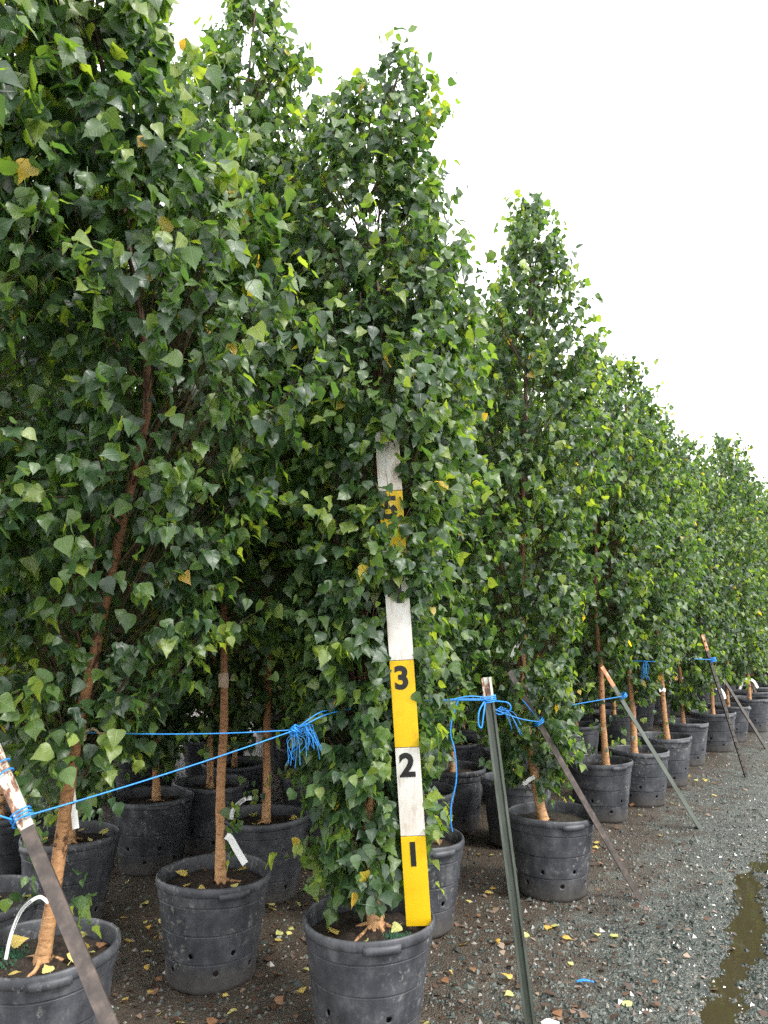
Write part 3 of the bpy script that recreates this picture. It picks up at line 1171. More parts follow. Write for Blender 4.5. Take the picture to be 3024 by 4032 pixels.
# name: (x, y, label, var, rz)  rz puts a grip lug roughly towards the aisle
PL = {
    'A': (-1.10, 2.66, 'black pot in the bottom left corner, crossed by the rusty stake', 0, -1.1),
    'E': (-1.55, 3.08, 'black pot at the left edge, half hidden behind the corner pot', 1, 0.3),
    'B': (-0.71, 3.37, 'black pot with holed sides between the corner pot and the board pot', 2, -1.0),
    'C': (-0.06, 2.91, 'large black pot at bottom centre in which the yellow and white board stands', 3, -1.35),
    'D': (-1.54, 3.95, 'black pot at left behind the leaning trunk, with a long white tag hanging above', 0, 1.0),
    'F': (-1.36, 4.72, 'shaded black pot in the second row left of the upright trunk', 1, 2.0),
    'G': (-0.63, 4.28, 'black pot right behind the pot with the upright trunk, yellow leaves on its soil', 2, 0.5),
    'H': (-2.13, 5.46, 'dark black pot deep in shade at left behind the leaning trunk', 3, 0.9),
    'I': (-2.15, 6.44, 'far dark pot in the left shade, seen under the taut twine', 0, 0.1),
    'J': (-1.11, 5.09, 'shaded black pot between the two left trunks, mostly hidden by nearer pots', 1, 0.1),
    'K': (0.15, 3.85, 'black pot just behind the board, with mossy soil under the dangling twine', 2, -1.0),
    'L': (0.58, 6.65, 'dark black pot beyond the dangling twine, left of the green stake', 3, 0.2),
    'L2': (0.75, 7.5, 'dark black pot directly behind the one beyond the dangling twine', 0, 0.2),
    'M': (0.86, 5.19, 'black pot behind the green stake, its right side pale with dust', 1, 0.4),
    'N': (0.90, 4.32, 'dusty splashed black pot between the green stake and the long brown stake', 2, -1.25),
    'O': (1.58, 5.82, 'black pot with bare tan trunk right of the long brown stake', 3, -1.2),
    'P': (2.01, 6.27, 'black pot with a dented foot crossed by the greenish leaning stake', 0, -0.9),
    'Q': (2.46, 6.95, 'black pot with bright weeds on its soil, beyond the greenish leaning stake', 1, -1.1),
    'R': (2.98, 7.85, 'black pot partly hidden behind the pot with weeds on its soil', 2, -1.0),
    'S': (3.60, 8.62, 'black pot crossed by the double dark stake far down the row', 3, -1.2),
    'T': (4.04, 9.25, 'black pot half hidden just beyond the one crossed by the double dark stake', 0, -0.6),
    'U': (4.66, 10.02, 'farthest large black pot by the aisle, behind the thin dark stake', 1, -1.0),
}
for k, (x, y, lab, v, rz) in PL.items():
    nursery_pot(x, y, lab, v, rz, tilt=(rng.uniform(-.012, .012), rng.uniform(-.012, .012)))

# ------------------------------------------------------------------ measuring board
BB = np.array([0.124, 2.890, 0.372])
BT = np.array([0.024, 2.815, 1.920])
bdir = (BT - BB) / np.linalg.norm(BT - BB)
SEG = np.linalg.norm(BT - BB) / 5.0
bx_ = np.array([1.0, -.10, 0]); bx_ = bx_ - bdir * (bx_ @ bdir); bx_ /= np.linalg.norm(bx_)
by_ = np.cross(bdir, bx_)
mb = obj('measuring_board', None)
mat = Matrix.Identity(4)
for a in range(3):
    mat[a][0], mat[a][1], mat[a][2], mat[a][3] = bx_[a], by_[a], bdir[a], BB[a]
mb.matrix_world = mat
tag(mb, 'tall yellow and white measuring board with black numbers standing in the centre pot', 'measuring board')
BW, BTH = .044, .010


def slab(name, x0, x1, y0, y1, z0, z1, m, parent, bev=.0012):
    xs = (x0, x1); ys = (y0, y1)
    V = []
    for z, ins in ((z0, bev), (z0 + bev, 0), (z1 - bev, 0), (z1, bev)):
        V += [(x0 + ins, y0 + ins, z), (x1 - ins, y0 + ins, z), (x1 - ins, y1 - ins, z), (x0 + ins, y1 - ins, z)]
    Fq = [(3, 2, 1, 0), (12, 13, 14, 15)]
    for j in range(3):
        for i in range(4):
            Fq.append((j * 4 + i, j * 4 + (i + 1) % 4, j * 4 + 4 + (i + 1) % 4, j * 4 + 4 + i))
    return obj(name, mesh_np(name, V, np.array(Fq), m, smooth=False), parent)


slab('backing_plank', -BW + .001, BW - .001, .002, .014, .001, SEG * 5.72 - .002, 'board_edge', mb)
for i in range(6):
    h0, h1 = i * SEG + .0012, min(i + 1, 5.72) * SEG - .0012
    s = slab('yellow_segment' if i % 2 == 0 else 'white_segment', -BW, BW, -.004, .0015, h0, h1, 'board_yellow' if i % 2 == 0 else 'board_white', mb)
    if i < 5:
        fc = bpy.data.curves.new('numeral', 'FONT')
        fc.body = str(i + 1)
        fc.size = .112
        fc.offset = .0042
        fc.extrude = .0004
        fc.align_x = 'CENTER'
        fc.align_y = 'TOP'
        fc.materials.append(M['board_black'])
        tmp = bpy.data.objects.new('numeral', fc)
        me_ = bpy.data.meshes.new_from_object(tmp)
        bpy.data.objects.remove(tmp)
        obj('numeral', me_, mb, loc=(-.004, -.0050, (i + 1) * SEG - .010), rot=(R(90), 0, 0))


BSPRAY = [([(.02 + .03, 2.79, 1.44), (.01 + .03, 2.77, 1.90)], [(1.56, .045), (1.87, .045)], 32),
          ([(.0, 2.77, 1.95), (-.02, 2.75, 2.3)], [(2.06, .06), (2.25, .06)], 16)]


def board_clear(p, r):
    """leaves pushed aside by the board: True = leaf stays"""
    rel = p - BB
    h = rel @ bdir
    x = rel @ bx_
    y = rel @ by_
    hs = h / SEG
    prob = np.interp(hs, [-.2, 2.2, 2.6, 3.6, 3.8, 4.9, 5.08, 5.45, 5.6, 6.3], [1, 1, .96, .96, .02, .10, .95, .95, .0, 0])
    side = np.interp(hs, [0, 2.0, 2.4, 4], [.062, .060, .050, .058])
    inside = (np.abs(x + .004) < side) & (y < .03) & (y > -.9)
    touch = (np.abs(x) < .06) & (y < .03) & (y > -.012) & (hs < 6)
    return ~((inside & (r.random(len(p)) < prob)) | touch)


# ------------------------------------------------------------------ near trees
def loc(base, pts):
    return [(p[0] - base[0], p[1] - base[1], p[2]) for p in pts]


def tree_near(key, pts, prof, label, seed, n_twig, per, size, lod, n_obj, **kw):
    b = (pts[0][0], pts[0][1])
    return birch(b, loc(b, pts), prof, label, seed, n_twig, per, size, lod, n_obj, **kw)


tree_near('A', [(-1.10, 2.64, .345), (-1.005, 2.60, 1.08), (-.945, 2.58, 1.43), (-.83, 2.53, 1.96), (-.79, 2.46, 2.30), (-.93, 2.36, 3.2), (-1.08, 2.28, 4.05)],
          [(1.0, .14), (1.5, .30), (1.9, .42), (2.3, .48), (2.75, .42), (3.15, .28), (3.6, .15), (4.05, .04)],
          'leaning birch with tan lower trunk rising behind the rusty stake', 11, 1250, 9, .055, 1, 300, big=.38, r0=.025, roots=3, branches=16, low=30, open_to=2.15, droop=.8)
tree_near('Z', [(-1.62, 2.10, .35), (-1.55, 2.06, 1.5), (-1.48, 2.02, 2.6), (-1.42, 2.0, 4.0)],
          [(1.0, .2), (1.5, .40), (2.1, .48), (2.8, .50), (3.4, .40), (4.0, .06)],
          'birch outside the left edge whose leafy branches reach into the picture', 12, 1000, 9, .056, 1, 300, big=.35, branches=10, droop=.8)
tree_near('B', [(-.68, 3.37, .345), (-.69, 3.37, 1.0), (-.69, 3.37, 1.66), (-.70, 3.36, 3.0), (-.62, 3.37, 4.38)],
          [(1.35, .16), (1.7, .30), (2.2, .42), (2.8, .44), (3.3, .38), (3.7, .29), (4.1, .21), (4.38, .03)],
          'birch with straight upright trunk and beige tape, left of the board', 13, 1200, 9, .052, 1, 300, big=.15, r0=.0215, roots=3, branches=14, low=20, open_to=1.8, droop=.75)
tree_near('C', [(-.03, 2.92, .345), (-.06, 2.97, .8), (-.08, 3.03, 1.35), (-.02, 3.05, 2.2), (-.03, 3.06, 2.8), (-.09, 3.06, 3.3), (.07, 3.06, 3.82)],
          [(.50, .07), (.62, .16), (.9, .185), (1.25, .20), (1.6, .265), (1.95, .34), (2.35, .39), (2.7, .37), (3.0, .34), (3.3, .28), (3.55, .21), (3.79, .05)],
          'leafy columnar birch beside the board, green right down to its pot', 14, 1500, 9, .055, 1, 300, r0=.026, roots=5, branches=14, blo=.6, cull=board_clear, droop=.7, lump=.13, extra=([(.50, .10), (.65, .17), (1.0, .20), (1.6, .24)], 330))
tree_near('K', [(.15, 3.85, .345), (.12, 3.86, 1.5), (.12, 3.86, 3.6)],
          [(.75, .10), (.95, .24), (1.4, .30), (2.0, .36), (2.6, .32), (3.2, .2), (3.6, .04)],
          'birch whose low leaves show just right of the board', 15, 720, 9, .056, 1, 300, branches=10, droop=.7)
tree_near('N', [(.86, 4.32, .345), (.79, 4.34, .80), (.775, 4.36, 1.45), (.82, 4.35, 2.6), (.895, 4.34, 3.9)],
          [(.56, .08), (.72, .19), (1.1, .25), (1.7, .34), (2.2, .39), (2.7, .38), (3.1, .29), (3.5, .18), (3.9, .03)],
          'tall pointed birch with flared roots between the green and brown stakes', 16, 1250, 9, .052, 1, 300, r0=.028, roots=7, branches=12, droop=.8, low=16)
tree_near('E', [(-1.55, 3.08, .345), (-1.50, 3.1, 1.5), (-1.42, 3.1, 4.1)],
          [(1.0, .15), (1.4, .30), (2.1, .40), (2.9, .40), (3.5, .26), (4.1, .04)],
          'birch at the left edge in the half hidden pot', 17, 700, 9, .058, 1, 200, branches=10)

G2 = 'birch trees standing in the pots'
mids = [
    ('D', (-1.54, 3.95), 3.9, 0.55, .36, 'birch in the pot behind the leaning trunk'),
    ('F', (-1.35, 4.75), 3.6, 0.60, .36, 'birch in the shaded pot left of the upright trunk'),
    ('G', (-.63, 4.28), 4.1, 0.95, .38, 'birch right behind the upright trunk, its stem bare and tan below'),
    ('M', (.83, 5.19), 3.6, 0.85, .33, 'birch in the dusty pot behind the green stake'),
    ('O', (1.62, 5.80), 3.45, 1.05, .38, 'birch with long bare tan trunk right of the brown stake'),
    ('P', (1.98, 6.27), 3.55, 0.80, .38, 'birch whose stem rises behind the greenish leaning stake'),
    ('Q', (2.48, 6.93), 3.45, 1.00, .38, 'birch with bare tan stem in the pot with weeds'),
    ('L', (.55, 6.65), 3.6, 0.95, .36, 'birch in the dark pot beyond the dangling twine'),
]
for i, (k, b, h, z0, rr, lab) in enumerate(mids):
    r_ = np.random.default_rng(300 + i)
    lx, ly = r_.uniform(-.10, .12), r_.uniform(-.06, .06)
    if k == 'G':
        lx, ly = .10, .0
    pts = [(0, 0, .345), (lx * .2 - .02, ly * .2, 1.0), (lx * .3 - .03, ly * .5, 1.6), (lx, ly, h)]
    prof = [(z0, rr * .25), (z0 + .25, rr * .62), (1.5, rr * .85), (2.1, rr), (2.6, rr * .95), (3.05, rr * .68), (h - .25, rr * .35), (h, .03)]
    birch(b, pts, prof, lab, 400 + 10 * i, 860, 9, .052, 2, 0, r0=.027 if k in 'OQP' else .024, roots=4, branches=8, group=G2, droop=.8, low=18, open_to={'O': 2.0, 'Q': 1.7, 'P': 1.3, 'G': 1.2}.get(k, 0))

# ------------------------------------------------------------------ rows behind: a few crowns shared by many trees
FAR = []
for v in range(5):
    r_ = np.random.default_rng(900 + v)
    h = 3.55 + .12 * v - .2
    lx, ly = r_.uniform(-.10, .10), r_.uniform(-.10, .10)
    pts = [(0, 0, .345), (lx * .3, ly * .1, 1.2), (lx, ly, h)]
    rr = r_.uniform(.34, .40)
    z0 = r_.uniform(.52, .8)
    prof = [(z0, rr * .3), (z0 + .3, rr * .7), (1.5, rr * .9), (2.1, rr), (2.6, rr * .93), (3.0, rr * .66), (h - .2, rr * .33), (h, .03)]
    tw, lf = grow(pts, prof, 800, 8, .055, 950 + v, 7, .25, .8)
    V, F, uv, tt = leaves_mesh(lf, 2)
    TV, TQ = tubes(tw['P'], tw['rad'], 3)
    me = mesh_np('crown', np.vstack([V, TV]), [F, TQ + len(V)], ['leaf', 'twig'], tint=np.concatenate([tt, np.full(len(TV), .4)]),
                 uv=np.vstack([uv, np.zeros((len(TV), 2))]), mat_idx=np.concatenate([np.zeros(len(F)), np.ones(len(TQ))]))
    FAR.append((trunk_mesh(pts, .023, .004, 970 + v, sides=8), me))


def far_tree(x, y, label, group, v, rz, s):
    e = obj('birch_tree', None, loc=(x, y, 0), rot=(0, 0, rz))
    e.scale = (s, s, s if s > 1 else (1 + s) / 2)
    e.empty_display_size = .2
    tag(e, label, 'tree', group)
    obj('trunk', FAR[v][0], e)
    c = obj('crown', FAR[v][1], e)
    c['kind'] = 'stuff'


for i, (k, lab) in enumerate([('R', 'birch in the pot partly hidden behind the one with weeds'), ('S', 'birch in the pot crossed by the double dark stake'),
                              ('T', 'birch in the half hidden pot beyond the double dark stake'), ('U', 'birch in the farthest large pot by the aisle'),
                              ('H', 'birch in the dark pot deep in the left shade'), ('I', 'birch in the far dark pot under the taut twine'),
                              ('J', 'birch between the two left trunks, one row back'), ('L2', 'birch behind the one beyond the dangling twine')]):
    far_tree(PL[k][0], PL[k][1], lab, G2, i % 5, i * 1.7, .95 + .02 * (i % 4))

def zone(x, y, z=.4):
    c, s_ = math.cos(R(7.515)), math.sin(R(7.515))
    q = .5 + x / (c * y + s_ * (z - CAMH))
    for lim, nm in ((.10, 'at the left edge'), (.29, 'between leaning and upright trunks'), (.54, 'between upright trunk and board'),
                    (.66, 'between board and green stake'), (.79, 'between green and brown stakes')):
        if q < lim:
            return nm
    return 'right of the brown stake'


bi = 0
for ac in (-2.45, -3.2, -4.0, -4.8, -5.6, -6.4):
    for k in range(16):
        al = .8 + .86 * k + (.43 if int(ac * 10) % 2 else 0)
        x, y = row(al + rng.uniform(-.12, .12), ac + rng.uniform(-.10, .10))
        bi += 1
        if y < 3.6 or x / y < -.62 or x / y > .62:
            continue
        if min(math.hypot(x - a, y - b) for a, b in POTS) < .52:
            continue
        if ac < -5.0 and al > 8:
            continue
        if ac < -4.0 and al > 11:
            continue
        v = int(rng.integers(0, 5))
        side = {-2.45: 'one row', -3.2: 'two rows', -4.0: 'three rows', -4.8: 'four rows', -5.6: 'five rows', -6.4: 'six rows'}[ac] + ' back, ' + zone(x, y)
        nursery_pot(x, y, 'shaded black pot ' + side, v, rng.uniform(0, 6), 'pots ' + side, parts=False)
        far_tree(x, y, 'dense birch ' + side, 'birches ' + side, v, rng.uniform(0, 6.28), rng.uniform(.93, 1.06))
for al, ac in [(11.9 + .85 * k, -1.35) for k in range(14)] + [(12.3 + .85 * k, -2.1) for k in range(8)] + [(22 + 1.2 * k, -1.0) for k in range(8)]:
    x, y = row(al, ac + rng.uniform(-.1, .1))
    ln_ = {-1.35: 'along the front row', -2.1: 'one row back', -1.0: 'at the very end of the row'}[ac]
    nursery_pot(x, y, 'small distant black pot near the right edge, ' + ln_, int(al) % 4, rng.uniform(0, 6), 'distant pots ' + ln_, parts=False)
    far_tree(x, y, 'small distant birch near the right edge, ' + ln_, 'distant birches ' + ln_, int(al * 3) % 5, al, .98)

# ------------------------------------------------------------------ stakes
def stake_frame(foot, top, face):
    d = np.array(top, float) - np.array(foot, float)
    ln = np.linalg.norm(d)
    d /= ln
    f = np.array(face, float)
    f = f - d * (f @ d)
    f /= np.linalg.norm(f)
    s = np.cross(f, d)
    m4 = Matrix.Identity(4)
    for a in range(3):
        m4[a][0], m4[a][1], m4[a][2], m4[a][3] = s[a], f[a], d[a], foot[a]
    return m4, ln


def extrude_section(sec, z0, z1, m, name, parent, nseg=10, seed=0, closed=True):
    r = np.random.default_rng(seed)
    sec = np.array(sec)
    k = len(sec)
    V = []
    for j in range(nseg + 1):
        z = z0 + (z1 - z0) * j / nseg
        V.append(np.column_stack([sec + r.normal(size=sec.shape) * .0003, np.full(k, z)]))
    V = np.vstack(V)
    Fq = [(j * k + i, j * k + (i + 1) % k, (j + 1) * k + (i + 1) % k, (j + 1) * k + i) for j in range(nseg) for i in range(k)]
    me = bpy.data.meshes.new(name)
    me.from_pydata(V.tolist(), [], Fq + [tuple(range(k))[::-1], tuple(range(nseg * k, nseg * k + k))])
    me.materials.append(M[m])
    return obj(name, me, parent)


# section profiles: x across, y towards the viewer (front face +y)
TSEC = [(-.018, .0), (.018, .0), (.018, -.004), (.0025, -.005), (.0025, -.030), (-.0025, -.030), (-.0025, -.005), (-.018, -.004)]
LSEC = [(-.018, .0), (.018, .0), (.018, -.0045), (-.0135, -.0045), (-.0135, -.034), (-.018, -.034)]
USEC = [(-.020, .004), (-.011, .004), (-.008, -.010), (.008, -.010), (.011, .004), (.020, .004), (.020, .0005), (.0135, .0005), (.0105, -.0135), (-.0105, -.0135), (-.0135, .0005), (-.020, .0005)]


def stake(foot, top, face, sec, m, label, tip_m='peel', tip=.16, studs=False, seed=0):
    m4, ln = stake_frame(foot, top, face)
    e = obj('metal_stake', None)
    e.matrix_world = m4
    tag(e, label, 'stake', 'metal stakes leaning along the aisle')
    extrude_section(sec, -.06, ln - tip, m, 'shaft', e, 24, seed)
    if tip:
        extrude_section(sec, ln - tip, ln, tip_m, 'painted_tip', e, 5, seed + 1)
    if studs:
        for k in range(int(ln / .055)):
            slab('stud', -.006, .006, -.001, .0055, .03 + k * .055, .045 + k * .055, m, e)
    return e


stake((-.235, 1.675, 0), (-1.105, 2.212, 1.127), (.30, -1, .35), LSEC, 'rust', 'rusty brown angle stake with peeling white tip in the bottom left corner', tip=.29, seed=1)
stake((.525, 2.975, 0), (.398, 3.058, 1.222), (.10, -1, .1), USEC, 'green_steel', 'green grey channel stake with white painted top right of the board', 'peel', .085, seed=2)
stake((1.33, 4.20, 0), (.65, 4.06, 1.172), (.5, -1, .4), LSEC, 'rust', 'long brown leaning stake in front of the dusty splashed pot', 'dark_steel', .12, seed=3)
stake((2.18, 5.53, 0), (1.532, 5.50, 1.099), (.5, -1, .4), LSEC, 'green_steel', 'greenish leaning stake with orange peeling tip, second beyond the brown one', 'peel_orange', .16, seed=4)
stake((3.28, 7.19, 0), (3.01, 7.35, 1.27), (.4, -1, .2), TSEC, 'dark_steel', 'studded dark stake with orange peeling tip far down the row', 'peel_orange', .15, studs=True, seed=5)
stake((4.19, 8.67, 0), (3.82, 8.90, .80), (.4, -1, .2), TSEC, 'dark_steel', 'thin dark stake farthest down the aisle, near the right edge', 'dark_steel', .05, seed=6)
stake((5.25, 10.6, 0), (4.72, 10.9, 1.20), (.4, -1, .2), TSEC, 'dark_steel', 'dark stake at the very right edge beyond the others', 'dark_steel', .05, seed=7)


# ------------------------------------------------------------------ twine
def cord(name, pts, rad, parent=None, n=8, sides=6, sag=0.0, m='twine'):
    P = bez(pts, n) if len(pts) > 2 else np.linspace(pts[0], pts[1], 24)
    if sag:
        t = np.linspace(0, 1, len(P))
        P[:, 2] -= sag * 4 * t * (1 - t)
    V, q = tubes(P, np.full(len(P), rad), sides)
    return obj(name, mesh_np(name, V, q, m), parent)


def wrap_pts(c, axis, rad, turns, pitch, seed=0):
    r = np.random.default_rng(seed)
    axis = np.array(axis, float); axis /= np.linalg.norm(axis)
    a = np.cross(axis, [0, 1, .2]); a /= np.linalg.norm(a)
    b = np.cross(axis, a)
    t = np.linspace(0, turns * 2 * math.pi, int(turns * 12))
    return np.array(c) + rad * (np.cos(t)[:, None] * a + np.sin(t)[:, None] * b) * (1 + r.uniform(-.08, .08, (len(t), 1))) + axis * (pitch * (t / 6.283 - turns / 2))[:, None]


def tuft(parent, c, d, n, ln, seed, rad=.0009):
    """frayed strand ends: one part for each strand"""
    r = np.random.default_rng(seed)
    d = np.array(d, float)
    for k in range(n):
        e = unit(d + r.normal(size=3) * .24)
        l_ = ln * r.uniform(.5, 1.15)
        p = np.array(c) + r.normal(size=3) * .006
        P = [p, p + e * l_ * .4 + [0, 0, .012], p + e * l_ * .75 + r.normal(size=3) * .01 + [0, 0, .005], p + e * l_ + r.normal(size=3) * .010 + [0, 0, -.045 * r.random() - .02]]
        cord('frayed_strand', P, rad, parent, 5, 4)


def twine(label, pts, rad=.0026, sag=.0):
    e = obj('blue_twine', None, loc=(0, 0, 0))
    tag(e, label, 'twine', 'blue twine tied between stakes and trees')
    cord('line', pts, rad, e, 10, 6, sag)
    return e


p1ax = np.array([-1.105 + .235, 2.212 - 1.675, 1.127])
KN = np.array([-.305, 2.735, 1.071])
t1 = twine('taut blue twine from the rusty stake up to the frayed knot', [(-.952, 2.098, .940), tuple(KN)], .0023, .008)
cord('stake_loop', wrap_pts((-.960, 2.125, .936), p1ax, .027, 3, .010, 1), .0026, t1)
cord('stake_loop', wrap_pts((-1.045, 2.178, 1.045), p1ax, .027, 2, .03, 2), .0026, t1)
cord('loose_end', [(-.975, 2.10, .935), (-1.06, 2.08, .965), (-1.20, 2.06, .985)], .0026, t1)
t2 = twine('blue twine stretched level from the taped leaning trunk to the knot', [(-.985, 2.585, 1.085), tuple(KN)], .0022, .010)
r_ = np.random.default_rng(5)
kp = KN + r_.normal(size=(20, 3)) * np.array([.012, .010, .011])
cord('knot', kp, .0032, t2, 5, 5)
tuft(t2, KN + [.012, -.005, 0], (.85, -.1, -.35), 18, .075, 8)
tuft(t2, KN + [-.004, -.005, -.005], (-.15, -.1, -1.0), 9, .062, 9)
t3 = twine('blue twine running from the frayed knot behind the board to the green stake',
           [tuple(KN), (-.213, 2.80, 1.111), (-.13, 2.90, 1.12), (.0, 3.0, 1.13), (.18, 2.99, 1.142), (.40, 3.035, 1.138)], .0026)
cord('second_line', [tuple(KN + [.01, 0, .01]), (-.23, 2.78, 1.122), (-.18, 2.86, 1.125)], .0022, t3)
p2ax = np.array([-.127, .083, 1.222])
cord('stake_loop', wrap_pts((.405, 3.048, 1.142), p2ax, .027, 4, .007, 3), .0028, t3)
cord('strand', [(.24, 2.99, 1.140), (.32, 3.0, 1.156), (.395, 3.015, 1.150)], .0026, t3)
cord('strand', [(.24, 2.99, 1.146), (.31, 3.0, 1.146), (.395, 3.015, 1.144)], .0024, t3)
cord('hanging_loop', [(.385, 3.02, 1.135), (.362, 3.0, 1.10), (.358, 2.995, 1.055), (.370, 3.0, 1.04), (.378, 3.005, 1.08), (.388, 3.02, 1.13)], .0034, t3)
cord('hanging_loop', [(.43, 3.03, 1.135), (.475, 3.02, 1.13), (.485, 3.02, 1.105), (.45, 3.03, 1.085), (.43, 3.03, 1.09)], .0028, t3)
tuft(t3, (.435, 3.035, 1.10), (.75, 0, -.4), 7, .085, 12)
t4 = twine('loose end of blue twine dangling down beside the board over the mossy pot',
           [(.283, 3.0, 1.143), (.262, 3.0, 1.085), (.252, 3.0, 1.02), (.268, 3.0, .95), (.272, 3.0, .85), (.252, 3.0, .76), (.250, 3.0, .70), (.256, 3.01, .660)], .0030)
t5 = twine('blue twine from the green stake to the long brown stake', [(.43, 3.06, 1.10), (.80, 4.075, .916)], .0028, .01)
p3ax = np.array([-.68, -.14, 1.172])
cord('stake_loop', wrap_pts((.80, 4.09, .916), p3ax, .027, 3, .008, 4), .0030, t5)
cord('loose_end', [(.79, 4.06, .93), (.735, 4.03, 1.0), (.70, 4.04, 1.04)], .0030, t5)
t6 = twine('blue twine from the birch by the brown stake to the greenish stake', [(.98, 5.25, .72), (1.19, 5.4, .809), (1.30, 5.42, .845), (1.673, 5.49, .897)], .0034)
cord('stake_loop', wrap_pts((1.673, 5.51, .897), (-.648, -.03, 1.099), .028, 3, .009, 6), .0034, t6)
tuft(t6, (1.19, 5.4, .809), (.6, -.2, -.5), 4, .06, 13, .0016)
t7 = twine('short blue twine with a frayed tuft strung among stems behind the greenish stake', [(1.80, 6.15, 1.115), (1.92, 6.1, 1.105), (2.11, 6.05, 1.10)], .0032)
tuft(t7, (2.03, 6.05, 1.10), (-.3, -.2, -.9), 9, .10, 14, .0018)
t8 = twine('blue twine tied round the studded dark stake far down the row', [(2.82, 7.1, 1.06), (3.065, 7.29, 1.042)], .0034)
cord('stake_loop', wrap_pts((3.07, 7.305, 1.04), (-.27, .16, 1.27), .030, 4, .010, 7), .0036, t8)
t9 = twine('farthest blue twine running to the stake at the right edge', [(3.87, 8.75, 1.03), (4.74, 10.85, 1.13), (4.85, 10.8, 1.30)], .0040)

# tape on stems
for (c, rad, hgt, lab) in [((-1.003, 2.60, 1.085), .024, .028, 'beige tape wrapped round the leaning trunk where the twine is tied'),
                           ((-.69, 3.37, 1.185), .0215, .030, 'beige tape band round the straight upright trunk')]:
    V, q = [], []
    for j in range(5):
        z = -hgt + 2 * hgt * j / 4
        for i in range(16):
            a = 2 * math.pi * i / 16
            rr = rad * (1 + .06 * math.sin(3 * a + j))
            V.append((rr * math.cos(a), rr * math.sin(a), z + .003 * math.sin(2 * a + j)))
    for j in range(4):
        for i in range(16):
            q.append((j * 16 + i, j * 16 + (i + 1) % 16, j * 16 + 16 + (i + 1) % 16, j * 16 + 16 + i))
    e = obj('stem_tape', None, loc=c)
    tag(e, lab, 'tape')
    obj('band', mesh_np('band', V, np.array(q), 'tape'), e)
    if c[0] < -.9:
        P = bez([(.02, -.01, .0), (.055, -.02, .012), (.075, -.015, -.004), (.10, -.01, .002)], 5)
        VV, qq = tubes(P, np.linspace(.006, .004, len(P)), 5)
        obj('loose_flap', mesh_np('loose_flap', VV, qq, 'tape'), e)


# ------------------------------------------------------------------ tags
def plant_tag(pts, width, face, label, printed=True):
    P = bez(pts, 7)
    T = unit(np.gradient(P, axis=0))
    f = np.array(face, float)
    S_ = unit(np.cross(T, f))
    Nn = unit(np.cross(S_, T))
    e = obj('plant_tag', None, loc=tuple(P[0]))
    tag(e, label, 'plant tag', 'white plant tags')

    def strip(w0, w1, lift, i0, i1, m, name):
        V, q = [], []
        for i in range(i0, i1):
            for (s, dn) in ((w0, lift), (w1, lift), (w1, lift + .0006), (w0, lift + .0006)):
                V.append(P[i] - P[0] + S_[i] * s + Nn[i] * dn)
        k = i1 - i0
        for i in range(k - 1):
            for j in range(4):
                q.append((i * 4 + j, i * 4 + (j + 1) % 4, i * 4 + 4 + (j + 1) % 4, i * 4 + 4 + j))
        q += [(0, 3, 2, 1), (k * 4 - 4, k * 4 - 3, k * 4 - 2, k * 4 - 1)]
        return obj(name, mesh_np(name, V, np.array(q), m, smooth=False), e)
    n = len(P)
    width *= .75
    strip(-width / 2, width / 2, 0, 0, n, 'tag', 'strip')
    if printed:
        for sgn in (1, -1):
            for k, (a, b) in enumerate([(-.30, -.16), (-.02, .08), (.2, .3)]):
                lift = .0009 if sgn > 0 else -.0009
                strip(width * a, width * b, lift, int(n * .35), int(n * (.75 - .08 * k)), 'print', 'printed_line')
    # loop round the stem
    return e


plant_tag([(-1.070, 2.595, .555), (-1.10, 2.585, .575), (-1.145, 2.575, .54), (-1.172, 2.57, .47), (-1.185, 2.57, .395)], .014, (.2, -1, .2),
          'white tag curving out from the foot of the leaning trunk')
plant_tag([(-1.068, 2.68, 1.043), (-1.058, 2.68, .97), (-1.049, 2.68, .892), (-1.02, 2.66, .763)], .028, (.2, -1, .0),
          'long white tag hanging straight down behind the leaning trunk', False)
plant_tag([(-.655, 3.335, .556), (-.632, 3.31, .552), (-.60, 3.29, .512), (-.563, 3.28, .462)], .036, (.1, -1, .4), 'white tag sticking out from the upright trunk low above its pot', False)
plant_tag([(-.70, 4.24, .50), (-.74, 4.22, .495), (-.79, 4.20, .45), (-.80, 4.2, .40)], .028, (.1, -1, .3), 'bent white tag at the bare stem behind the upright trunk')
plant_tag([(.765, 4.33, 1.30), (.745, 4.27, 1.315), (.71, 4.22, 1.28), (.685, 4.20, 1.235)], .028, (.2, -1, .3), 'white tag with dark print high on the tall pointed birch')
plant_tag([(.81, 4.28, .60), (.775, 4.27, .585), (.76, 4.27, .57), (.745, 4.28, .565)], .026, (.2, -1, .3), 'crumpled white tag at the flared trunk of the tall pointed birch', False)
plant_tag([(2.47, 6.89, .80), (2.44, 6.88, .81), (2.41, 6.88, .80)], .04, (.2, -1, .2), 'white tag wrapped on the bare stem in the pot with weeds', False)
plant_tag([(3.62, 8.57, .66), (3.66, 8.56, .66), (3.70, 8.55, .60), (3.71, 8.55, .55)], .04, (.2, -1, .2), 'white tag on the stem behind the double dark stake', False)
plant_tag([(4.35, 9.6, .55), (4.40, 9.58, .66), (4.50, 9.57, .66), (4.56, 9.57, .57)], .045, (.2, -1, .2), 'arched white tag far down the row behind the thin stake', False)
plant_tag([(.50, 6.5, .78), (.48, 6.48, .72), (.48, 6.48, .62), (.50, 6.48, .52)], .03, (.2, -1, .1), 'long white tag by the stem beyond the dangling twine', False)
plant_tag([(.565, 2.955, .014), (.585, 2.95, .026), (.605, 2.95, .020), (.625, 2.96, .010)], .034, (.1, -1, .6), 'crumpled white scrap on the ground at the foot of the green stake', False)
sc_ = obj('blue_scrap', None, loc=(.80, 3.28, .012))
